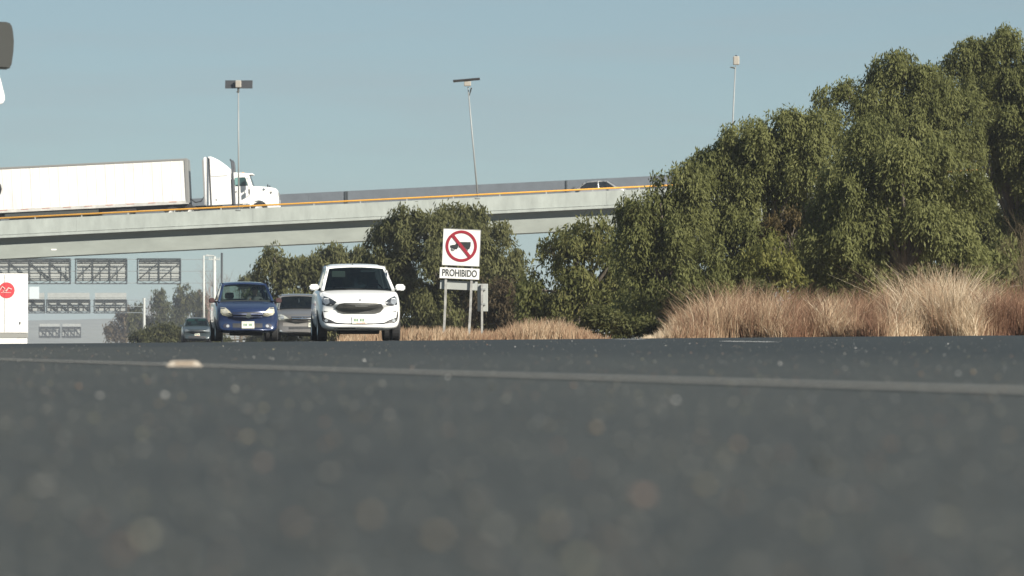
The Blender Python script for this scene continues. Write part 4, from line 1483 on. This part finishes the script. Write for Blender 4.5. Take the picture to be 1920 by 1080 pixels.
def foliage(lob, seed, dens, leaf, hang, nleaf, droop=.75, fill=.25, spread=.5):
    g = np.random.default_rng(seed)
    area = 4 * math.pi * ((lob[:, 3] * lob[:, 4] * lob[:, 5]) ** (2 / 3))
    cnt = np.maximum(6, (area * dens).astype(int))
    li = np.repeat(np.arange(len(lob)), cnt)
    n = len(li)
    # strands hang in bunches from a few boughs per clump, dark hollows between
    NB = 13
    bd = g.standard_normal((len(lob), NB, 3)); bd[..., 2] += .3
    bd /= np.linalg.norm(bd, axis=2, keepdims=True)
    bi = g.integers(0, NB, n)
    d = bd[li, bi] + g.standard_normal((n, 3)) * .24
    bt = g.random((len(lob), NB))[li, bi]
    d /= np.linalg.norm(d, axis=1, keepdims=True)
    rr = np.where(g.random(n) < fill, g.uniform(.2, .8, n), g.uniform(.82, 1.08, n)) * (1 + .5 * (g.random(n) < .03))
    P = lob[li, :3] + d * lob[li, 3:6] * rr[:, None]
    L = g.uniform(.35, 1.0, n) * hang
    out = d * np.array([1, 1, .2])
    lobt = g.random(len(lob)); st = g.random(n)
    # leaves along each strand
    t = (np.arange(nleaf)[None] + g.random((n, nleaf))) / nleaf
    C = P[:, None, :] + out[:, None, :] * (np.sqrt(t) * L[:, None] * .35)[..., None]
    C[..., 2] -= t ** 1.3 * L[:, None] * droop
    C = (C + g.standard_normal(C.shape) * leaf * spread).reshape(-1, 3)
    N = len(C)
    a = g.standard_normal((N, 3)) * .42
    a[:, 2] -= 1.15 * droop
    a += np.repeat(out, nleaf, 0) * .5
    a /= np.linalg.norm(a, axis=1, keepdims=True)
    b = np.cross(a, np.repeat(d, nleaf, 0) + g.standard_normal((N, 3)) * .55)
    b /= np.linalg.norm(b, axis=1, keepdims=True) + 1e-9
    sz = leaf * g.uniform(.6, 1.35, N)[:, None]
    w = .16
    V = np.stack([C - a * sz * .5, C + b * sz * w, C + a * sz * .5, C - b * sz * w], 1).reshape(-1, 3)
    Fq = np.arange(N * 4).reshape(-1, 4)
    tint = .28 * np.repeat(lobt[li], nleaf) + .30 * np.repeat(bt, nleaf) + .15 * np.repeat(st, nleaf) + .27 * g.random(N)
    return V, Fq, np.repeat(tint, 4)

def tree(name, label, D, base_px, blobs, m, seed, dens=66, leaf=.115, hang=.8, nleaf=13, droop=.75, group=None, cat='tree', n=10, trunk_r=.17, bark=None, fill=.25, depth=1.0):
    X = (base_px - 960) / F * D
    zb = float(gz(X, D)) - .05
    r = empty(name, (X, D, zb))
    tag(r, label, cat, group)
    lob = sublobes(blobs, D, seed, depth, n)
    V, Fq, tint = foliage(lob, seed + 1, dens, leaf, hang, nleaf, droop, fill)
    V = V - np.array([X, D, zb])
    # nothing hangs into the ground
    keep = V.reshape(-1, 4, 3)[:, :, 2].min(1) > .05
    V = V.reshape(-1, 4, 3)[keep].reshape(-1, 3); tint = tint.reshape(-1, 4)[keep].ravel()
    Fq = np.arange(len(V)).reshape(-1, 4)
    link('crown', np_mesh('crown', V, Fq, tint), r, m)
    bm = bmesh.new()
    g = random.Random(seed)
    top = max(l[2] for l in lob) - zb
    cx = float(np.mean(lob[:, 0])) - X; cy = float(np.mean(lob[:, 1])) - D
    fork = Vector((cx * .35 + g.uniform(-.1, .1), cy * .3, top * .3))
    tube(bm, [(0, 0, -.2), fork * .5 + Vector((.04, .03, 0)), fork], [trunk_r * 1.25, trunk_r, trunk_r * .85], 8)
    for q in g.sample(range(len(lob)), min(len(lob), 14)):
        e = Vector((lob[q][0] - X, lob[q][1] - D, lob[q][2] - zb))
        mid = fork.lerp(e, .5) + Vector((g.uniform(-.2, .2), g.uniform(-.2, .2), .15 * top * .3))
        tube(bm, [fork, mid, e], [trunk_r * .5, trunk_r * .28, trunk_r * .08], 6)
    bm_obj('trunk', bm, bark or BARK, r, smooth=True)
    return r

GR = 'willowy trees along the right roadside'
tree('willowy_tree', 'tallest willowy tree filling the right frame edge', 123, 1930, [(1890, 215, 95, 110), (1885, 95, 50, 48), (1960, 160, 110, 120), (1822, 92, 38, 24), (1800, 118, 26, 34), (1845, 130, 40, 44), (1820, 210, 65, 70), (1930, 340, 70, 110), (1990, 350, 110, 170), (1900, 470, 90, 80)], PIRUL, 21, group=GR)
tree('willowy_tree', 'tall willowy tree with a tufted top rising behind the round front tree', 118, 1670, [(1672, 122, 38, 32), (1642, 150, 22, 34), (1700, 150, 44, 40), (1650, 195, 56, 50), (1730, 180, 58, 50), (1548, 182, 18, 28), (1585, 168, 24, 20), (1600, 235, 66, 52), (1780, 235, 55, 70), (1768, 185, 46, 42), (1740, 140, 30, 26), (1700, 250, 95, 80), (1650, 350, 120, 100)], PIRUL, 22, group=GR)
tree('willowy_tree', 'round drooping willowy tree in front with leaves reaching down to the dry grass', 104, 1690, [(1680, 285, 92, 72), (1620, 370, 85, 82), (1750, 365, 88, 85), (1690, 440, 115, 80), (1800, 450, 52, 62), (1570, 470, 70, 70)], PIRUL, 23, dens=68, leaf=.12, hang=.95, group=GR)
tree('willowy_tree', 'broad willowy tree sloping down left of the round front tree', 111.5, 1440, [(1435, 285, 80, 66), (1505, 260, 75, 62), (1470, 240, 56, 34), (1400, 268, 56, 40), (1335, 308, 46, 36), (1545, 232, 42, 44), (1370, 330, 70, 66), (1440, 390, 105, 75), (1525, 350, 75, 90), (1340, 405, 60, 66), (1420, 470, 90, 60)], PIRUL, 24, group=GR)
tree('willowy_tree', 'smallest willowy tree at the left end of the dark row where the overpass disappears', 109.5, 1245, [(1238, 366, 46, 40), (1290, 340, 46, 36), (1200, 385, 36, 48), (1195, 450, 34, 50), (1222, 440, 48, 60), (1290, 440, 62, 66), (1240, 530, 60, 66), (1300, 540, 60, 60)], PIRUL, 25, group=GR)
tree('yellow_bush', 'yellow green bush lit up beneath the broad willowy tree', 103, 1445, [(1455, 470, 40, 42), (1420, 505, 38, 40), (1475, 520, 34, 36)], YELLOWG, 26, dens=26, leaf=.12, hang=.4, cat='bush', trunk_r=.06)
tree('rusty_bush', 'small rusty brown leafed bush wedged between the broad and round trees', 104, 1470, [(1480, 410, 34, 20), (1455, 425, 26, 20)], RUSTY, 27, dens=24, leaf=.12, hang=.3, cat='bush', trunk_r=.05)
tree('dark_thicket', 'dark shaded thicket under the round willowy tree behind the dry grass', 111, 1640, [(1560, 530, 90, 52), (1680, 540, 100, 48), (1800, 530, 90, 55), (1900, 520, 80, 60)], PIRUL, 28, dens=16, leaf=.17, hang=.6, cat='thicket', trunk_r=.08)
tree('dark_thicket', 'dark thicket filling the shade at the foot of the smallest willowy tree', 117, 1330, [(1200, 560, 60, 50), (1290, 560, 70, 50), (1390, 555, 70, 45), (1190, 480, 40, 60)], PIRUL, 29, dens=16, leaf=.17, hang=.6, cat='thicket', trunk_r=.08)
tree('bushy_tree', 'yellowing bushy tree right of the PROHIBIDO sign under the overpass', 127, 1080, [(1062, 470, 52, 46), (1115, 440, 45, 34), (1025, 535, 48, 55), (1095, 540, 70, 60), (1150, 580, 46, 42), (1160, 470, 40, 50)], YELLOWG if False else leaf_mat('olive_yellow_leaves', [(0, (.068, .078, .026)), (.45, (.132, .14, .047)), (.85, (.20, .19, .07)), (1, (.24, .16, .055))]), 30, dens=26, leaf=.16, hang=.6)
tree('bushy_tree', 'rounded dense olive tree behind the PROHIBIDO sign touching the overpass', 168, 840, [(790, 432, 72, 50), (865, 425, 60, 42), (735, 490, 52, 62), (845, 510, 95, 75), (925, 485, 48, 58), (775, 580, 88, 60), (890, 580, 85, 60), (965, 505, 28, 40)], OLIVE, 31, fill=.42, dens=22, leaf=.20, hang=.7)
tree('bushy_tree', 'low wide olive tree behind the white and grey cars', 205, 590, [(525, 505, 46, 40), (600, 490, 70, 34), (660, 505, 50, 50), (560, 580, 80, 60), (650, 590, 75, 55), (500, 550, 30, 60)], OLIVE, 32, fill=.4, dens=18, leaf=.24, hang=.7)
tree('brown_shrub', 'dull reddish brown shrub low behind the narrow sign', 148, 935, [(930, 555, 40, 44), (905, 590, 34, 36), (965, 585, 40, 40)], leaf_mat('dull_brown_leaves', [(0, (.05, .042, .022)), (.5, (.085, .066, .036)), (1, (.12, .092, .055))]), 33, dens=20, leaf=.16, hang=.5, cat='shrub', trunk_r=.06)
tree('green_weed', 'green weedy clump at the asphalt edge left of the tall dry grass', 98, 1180, [(1140, 606, 30, 22), (1175, 608, 26, 20), (1205, 614, 24, 14), (1235, 618, 16, 10), (1115, 596, 20, 26)], leaf_mat('weed_leaves', [(0, (.055, .065, .022)), (1, (.13, .13, .05))]), 34, dens=60, leaf=.12, hang=.3, cat='weeds', trunk_r=.02, droop=.2)
tree('green_weed', 'green weedy clump poking above the left end of the dry grass', 97, 1310, [(1300, 572, 22, 24), (1330, 558, 24, 18), (1420, 545, 30, 16)], leaf_mat('weed_leaves', [(0, (.055, .065, .022)), (1, (.13, .13, .05))]), 35, dens=60, leaf=.11, hang=.3, cat='weeds', trunk_r=.02, droop=.3)
tree('green_weed', 'green weedy clump poking above the tall grass near the right edge', 97, 1720, [(1700, 528, 22, 22), (1725, 515, 30, 18)], leaf_mat('weed_leaves', [(0, (.055, .065, .022)), (1, (.13, .13, .05))]), 36, dens=60, leaf=.11, hang=.3, cat='weeds', trunk_r=.02, droop=.3)
tree('bushy_tree', 'olive undergrowth tree far behind the yellowing bushy tree', 185, 1080, [(770, 590, 70, 40), (850, 585, 80, 45), (930, 585, 70, 45), (1010, 580, 50, 50), (1080, 585, 60, 50), (1160, 575, 60, 55), (1240, 570, 60, 60), (1330, 560, 70, 70)], OLIVE, 38, dens=14, leaf=.24, hang=.6)
tree('dark_thicket', 'deep shaded thicket far behind the tall willowy trees', 135, 1560, [(1420, 540, 80, 70), (1540, 520, 90, 80), (1660, 530, 90, 80), (1780, 520, 90, 90), (1890, 520, 90, 90), (1480, 440, 70, 60), (1860, 400, 70, 80)], PIRUL, 39, dens=16, leaf=.22, hang=.7, cat='thicket', trunk_r=.1)
tree('low_hedge', 'low dark hedge line on the far verge seen under the cars', 350, 520, [(330, 632, 50, 22), (410, 628, 50, 26), (490, 625, 50, 30), (570, 628, 50, 28), (640, 630, 50, 26), (280, 636, 40, 18)], DARKG, 40, dens=22, leaf=.3, hang=.5, nleaf=9, cat='hedge', trunk_r=.1)
# far trees seen below the overpass
GC = 'dark conifers far away under the overpass'
tree('conifer', 'pointed conifer between the pale gantry leg and the taller pair', 800, 303, [(303, 572, 13, 26), (304, 600, 19, 34), (302, 560, 6, 14)], DARKG, 41, dens=3.0, leaf=.75, hang=1.2, nleaf=6, group=GC, trunk_r=.3)
tree('conifer', 'tallest double topped conifer left of the slim lamp post', 805, 345, [(338, 565, 13, 26), (352, 560, 12, 26), (345, 605, 24, 36)], DARKG, 42, dens=3.0, leaf=.75, hang=1.2, nleaf=6, group=GC, trunk_r=.3)
tree('conifer', 'conifer directly behind the slim lamp post above the teal sedan', 810, 382, [(378, 575, 15, 28), (384, 605, 20, 34), (372, 562, 10, 16)], DARKG, 43, dens=3.0, leaf=.75, hang=1.2, nleaf=6, group=GC, trunk_r=.3)
tree('conifer', 'low rounded conifer left of the pale gantry leg', 800, 253, [(254, 582, 10, 18), (256, 610, 15, 30), (276, 615, 12, 28)], DARKG, 44, dens=3.0, leaf=.75, hang=1.2, nleaf=6, group=GC, trunk_r=.3)
tree('brown_bush', 'hazy brown bush at the left end of the far tree row', 900, 215, [(210, 622, 12, 18), (226, 618, 12, 24), (238, 605, 9, 34), (228, 590, 5, 18)], BROWNL, 45, dens=2.5, leaf=.8, hang=1.2, nleaf=6, cat='bush', trunk_r=.25)

def bare_tree(name, label, D, px, top_py, spread, seed, m=GREYBARK, levels=4, cat='tree', group=None, r0=None, base_py=None, k=3):
    X = (px - 960) / F * D
    zb = float(gz(X, D)) - .05
    H = at(px, top_py, D).z - zb
    r = empty(name, (X, D, zb)); tag(r, label, cat, group)
    g = random.Random(seed)
    bt, bb = bmesh.new(), bmesh.new()
    def grow(bm, p, d, L, rad, lv):
        q = p + d * L
        mid = p.lerp(q, .5) + Vector((g.uniform(-1, 1), g.uniform(-1, 1), 0)) * L * .06
        tube(bm, [p, mid, q], [rad, rad * .8, rad * .55], 5 if lv < 3 else 4, cap=False)
        if lv >= levels: return
        for _ in range(k if lv else k + 1):
            nd = (d + Vector((g.uniform(-1, 1) * spread, g.uniform(-1, 1) * spread, g.uniform(-.1, .5)))).normalized()
            s = g.uniform(.45, 1.0)
            grow(bb, p.lerp(q, s), nd, L * g.uniform(.55, .85), rad * .55, lv + 1)
    grow(bt, Vector((0, 0, 0)), Vector((0, 0, 1)), H * .36, r0 or H * .018, 0)
    bm_obj('trunk', bt, m, r, smooth=True)
    bm_obj('branches', bb, m, r, smooth=True)
    return r
GB = 'bare winter trees far under the overpass'
REDT = mat('reddish_twig', (.23, .165, .14), .9, var=.2, vscale=2)
bare_tree('bare_tree', 'bare grey tree above the blue hatchback roof right of the dark pole', 470, 442, 484, .75, 51, levels=5, group=GB, r0=.10)
bare_tree('bare_tree', 'bare tree just left of the low wide olive tree', 500, 465, 505, .8, 52, levels=5, group=GB, r0=.09)
bare_tree('bare_tree', 'reddish bare tree between slim lamp post and utility pole', 600, 393, 515, .55, 53, REDT, levels=5, group=GB, r0=.12)
bare_tree('bare_tree', 'faint bare tree above the low rounded conifer', 820, 275, 548, .5, 54, REDT, levels=5, group=GB, r0=.10)
tree('bushy_tree', 'small distant bush showing just above the blue car roof', 380, 450, [(456, 528, 9, 12), (470, 522, 8, 8)], OLIVE, 55, dens=6, leaf=.4, hang=.8, nleaf=6, trunk_r=.15)
TWIGB = mat('feathery_brown_twig', (.13, .10, .055), .9, var=.2, vscale=6)
bare_tree('feathery_shrub', 'feathery brown shrub at the right frame edge above the grass', 97, 1915, 400, .8, 56, TWIGB, levels=5, cat='shrub', r0=.03, k=4)
bare_tree('dead_branch', 'pale dead branch sticking out of the dark thicket', 104, 1632, 472, .5, 57, mat('dead_wood', (.34, .30, .24), .9), levels=2, cat='branch', r0=.014, k=2)

# grass --------------------------------------------------------------
GRASS = leaf_mat('dry_grass_blades', [(0, (.20, .11, .070)), (.35, (.29, .185, .115)), (.65, (.43, .32, .21)), (.9, (.56, .45, .31)), (1, (.68, .58, .43))], .3, .7)
def grass(name, label, X, Y, H, tint, wid, lean, seed):
    g = np.random.default_rng(seed)
    n = len(X)
    z = gz(X, Y) - .04
    th = g.uniform(0, 2 * math.pi, n)
    dx, dy = np.cos(th), np.sin(th)
    ln = lean * H * g.uniform(.1, 1.0, n) ** 1.2 * np.where(g.random(n) < .07, 1.5, 1.0)
    wx, wy = -dy * wid * .5, dx * wid * .5
    face = g.random(n) < .7           # most blades turn their flat side to the road
    wx = np.where(face, wid * .5, wx); wy = np.where(face, 0, wy)
    lv = []
    for t, ww in ((0, 1.0), (.55, .85), (1.0, .12)):
        cx, cy, cz = X + dx * ln * t ** 2, Y + dy * ln * t ** 2, z + H * t * (1 - .12 * t)
        lv += [np.stack([cx - wx * ww, cy - wy * ww, cz], 1), np.stack([cx + wx * ww, cy + wy * ww, cz], 1)]
    V = np.stack(lv, 1).reshape(-1, 3)
    b = np.arange(n)[:, None] * 6
    Fq = np.concatenate([b + np.array([0, 1, 3, 2]), b + np.array([2, 3, 5, 4])], 0)
    me = np_mesh(name, V, Fq, np.repeat(np.clip(tint, 0, 1), 6))
    return tag(link(name, me, None, GRASS), label, 'grass', kind='stuff')

g = np.random.default_rng(77)
# tall dry grass on the right
n = 85000
Y = 88.2 + 11 * g.random(n) ** 1.4
px = 1238 + 750 * g.random(n)
X = (px - 960) / F * Y
cl = g.uniform(0, 1, (420, 3))          # tussocks
ti = g.integers(0, 420, n)
tx_, ty_ = (1225 + 760 * cl[:, 0]), 88.2 + 11 * cl[:, 1] ** 1.4
use = g.random(n) < .6
Xt = (tx_[ti] - 960) / F * ty_[ti] + g.normal(0, .16, n); Yt = ty_[ti] + g.normal(0, .16, n)
X = np.where(use, Xt, X); Y = np.clip(np.where(use, Yt, Y), 88.1, 101)
Y = np.where(Y < 89.2, Y + .7 * np.sin(X * 2.3) * np.sin(X * .9 + 1) - .25, Y)
pxx = 960 + X / Y * F
hp = np.interp(pxx, [1225, 1248, 1275, 1310, 1350, 1420, 1480, 1560, 1620, 1680, 1730, 1790, 1850, 1990], [10, 24, 60, 88, 98, 98, 84, 80, 82, 102, 124, 120, 94, 98])
H = hp / F * Y * np.where(Y < 88.3, .55, 1) * np.clip(.44 + .22 * g.standard_normal(n) + np.where(use, (cl[ti, 2] * 7.3 % 1 - .4) * .75, 0) + .6 * (g.random(n) < .03), .14, 1.32) + .02
wave = .60 + .22 * np.sin(pxx / 47 + 1.3) + .16 * np.sin(pxx / 19.0) + .1 * np.sin(pxx / 83)
red = np.exp(-((pxx - 1495) / 45) ** 2) * .62 + np.exp(-((pxx - 1885) / 45) ** 2) * .42 + np.exp(-((pxx - 1620) / 35) ** 2) * .3 + np.exp(-((pxx - 1745) / 25) ** 2) * .2
tint = wave - red + np.where(use, (cl[ti, 2] - .5) * .35, 0) + g.normal(0, .22, n)
grass('dry_grass', 'tall pinkish tan dry grass along the right asphalt edge', X, Y, H, tint, .006 + .009 * g.random(n), .85, 78)
# low brownish verge grass behind the signs
n = 42000
Y = 96 + 44 * g.random(n) ** 1.25
edge = np.interp(Y, [86, 87.5, 95, 150], [5, -1.9, -2.1, -6.8])
X = edge + .15 + (5.5 + (Y - 96) * .1) * g.random(n)
pxx = 960 + X / Y * F
ok_ = pxx < 1118 + g.normal(0, 12, n)
X, Y, pxx = X[ok_], Y[ok_], pxx[ok_]
n = len(X)
hp = np.interp(pxx, [560, 640, 700, 760, 860, 930, 960, 1000, 1050, 1090, 1120], [24, 26, 26, 28, 26, 20, 34, 40, 40, 26, 14])
H = hp / F * Y * np.clip(.55 + .26 * g.standard_normal(n) + .5 * (g.random(n) < .03), .2, 1.3) + .02
tint = .50 + .10 * np.sin(pxx / 31) + g.normal(0, .15, n)
grass('verge_grass', 'low orange brown dry grass on the verge behind the signs and the white car', X, Y, H, tint, .012 + .01 * g.random(n), .5, 79)

# ------------------------------------------------------------------ driver of the blue hatchback
def driver():
    root = empty('person', blue_loc, R(7))
    tag(root, 'driver with dark hair and grey shirt behind the blue hatchback windscreen', 'person')
    x = .30
    pts = {'pelvis': (x, 2.12, .80, .15), 'waist': (x, 2.10, .92, .135), 'chest': (x, 2.06, 1.08, .145), 'neckb': (x, 2.02, 1.19, .065), 'neck': (x, 1.99, 1.24, .052),
           'jaw': (x, 1.955, 1.29, .066), 'head': (x, 1.965, 1.36, .084), 'crown': (x, 1.975, 1.43, .066)}
    names = list(pts)
    V = [pts[k] for k in names]
    E = [(i, i + 1) for i in range(len(V) - 1)]
    def add(chain, start):
        prev = names.index(start)
        for c in chain:
            V.append(c); E.append((prev, len(V) - 1)); prev = len(V) - 1
        return prev
    for s in (-1, 1):
        h = add([(x + s * .17, 2.03, 1.14, .062), (x + s * .22, 1.90, .98, .047), (x + s * .20, 1.74, 1.02, .040), (x + s * .17, 1.62, 1.09, .030), (x + s * .16, 1.58, 1.11, .036)], 'chest')
        base = V[h]
        for q in range(4):
            V.append((base[0] + s * -.012, base[1] - .045, base[2] + .025 - q * .018, .010)); E.append((h, len(V) - 1))
            V.append((base[0] - s * .035, base[1] - .055, base[2] + .022 - q * .018, .008)); E.append((len(V) - 2, len(V) - 1))
        V.append((base[0] - s * .03, base[1] - .005, base[2] + .035, .010)); E.append((h, len(V) - 1))
        add([(x + s * .10, 2.0, .78, .085), (x + s * .13, 1.62, .82, .062), (x + s * .13, 1.45, .45, .045), (x + s * .13, 1.32, .40, .035)], 'pelvis')
    me = bpy.data.meshes.new('person_body')
    me.from_pydata([v[:3] for v in V], E, [])
    o = bpy.data.objects.new('tmp', me); COL.objects.link(o)
    md = o.modifiers.new('skin', 'SKIN')
    for i, v in enumerate(V): me.skin_vertices[0].data[i].radius = (v[3], v[3])
    me.skin_vertices[0].data[0].use_root = True
    ss = o.modifiers.new('s', 'SUBSURF'); ss.levels = 2; ss.render_levels = 2
    dg = bpy.context.evaluated_depsgraph_get()
    me2 = bpy.data.meshes.new_from_object(o.evaluated_get(dg))
    bpy.data.objects.remove(o)
    body = link('body', me2, root, mat('grey_shirt', (.10, .10, .11), .8))
    me2.materials.append(mat('skin', (.36, .22, .16), .55))
    me2.materials.append(mat('dark_trousers', (.03, .035, .05), .8))
    for p in me2.polygons:
        c = p.center
        p.use_smooth = True
        if c.z > 1.225 or c.y < 1.66 and c.z > .9: p.material_index = 1
        elif c.z < .86: p.material_index = 2
    # hair cap, nose, eyes
    bm = bmesh.new()
    bmesh.ops.create_uvsphere(bm, u_segments=18, v_segments=12, radius=1)
    for v in bm.verts:
        c = v.co.copy()
        v.co = Vector((x + c.x * .098, 1.985 + c.y * .105, 1.40 + c.z * .092))
    bmesh.ops.delete(bm, geom=[v for v in bm.verts if v.co.y < 1.945 and v.co.z < 1.425 or v.co.z < 1.33], context='VERTS')
    bm_obj('hair', bm, mat('dark_hair', (.012, .010, .009), .6), body, smooth=True)
    bm = bmesh.new()
    lathe(bm, [(0, 0), (.012, -.004), (.016, -.03), (.008, -.045), (0, -.046)], 'z', 10, (x, 1.885, 1.375))
    bm_obj('nose', bm, _M['skin'], body, smooth=True)
    for s in (-1, 1):
        bm = bmesh.new()
        bmesh.ops.create_uvsphere(bm, u_segments=10, v_segments=8, radius=.013, matrix=Matrix.Translation((x + s * .032, 1.893, 1.378)))
        bm_obj('eye', bm, mat('eye_dark', (.02, .015, .012), .2), body, smooth=True)
driver()

# ------------------------------------------------------------------ air
HAZE = 0.00024
if HAZE:
    bm = bmesh.new(); box(bm, -900, 900, -40, 3050, -18, 19.6)
    hz = bm_obj('haze', bm, None, None) if False else None
    me = bpy.data.meshes.new('haze'); bm.to_mesh(me); bm.free()
    m = bpy.data.materials.new('haze'); m.use_nodes = True
    nt = m.node_tree; nt.nodes.clear()
    o = nt.nodes.new('ShaderNodeOutputMaterial'); v = nt.nodes.new('ShaderNodeVolumePrincipled')
    v.inputs['Color'].default_value = (.86, .91, 1.0, 1)
    v.inputs['Density'].default_value = HAZE
    v.inputs['Anisotropy'].default_value = .2
    nt.links.new(v.outputs['Volume'], o.inputs['Volume'])
    tag(link('haze', me, None, m), 'thin pale haze over the whole scene', 'haze', kind='stuff')
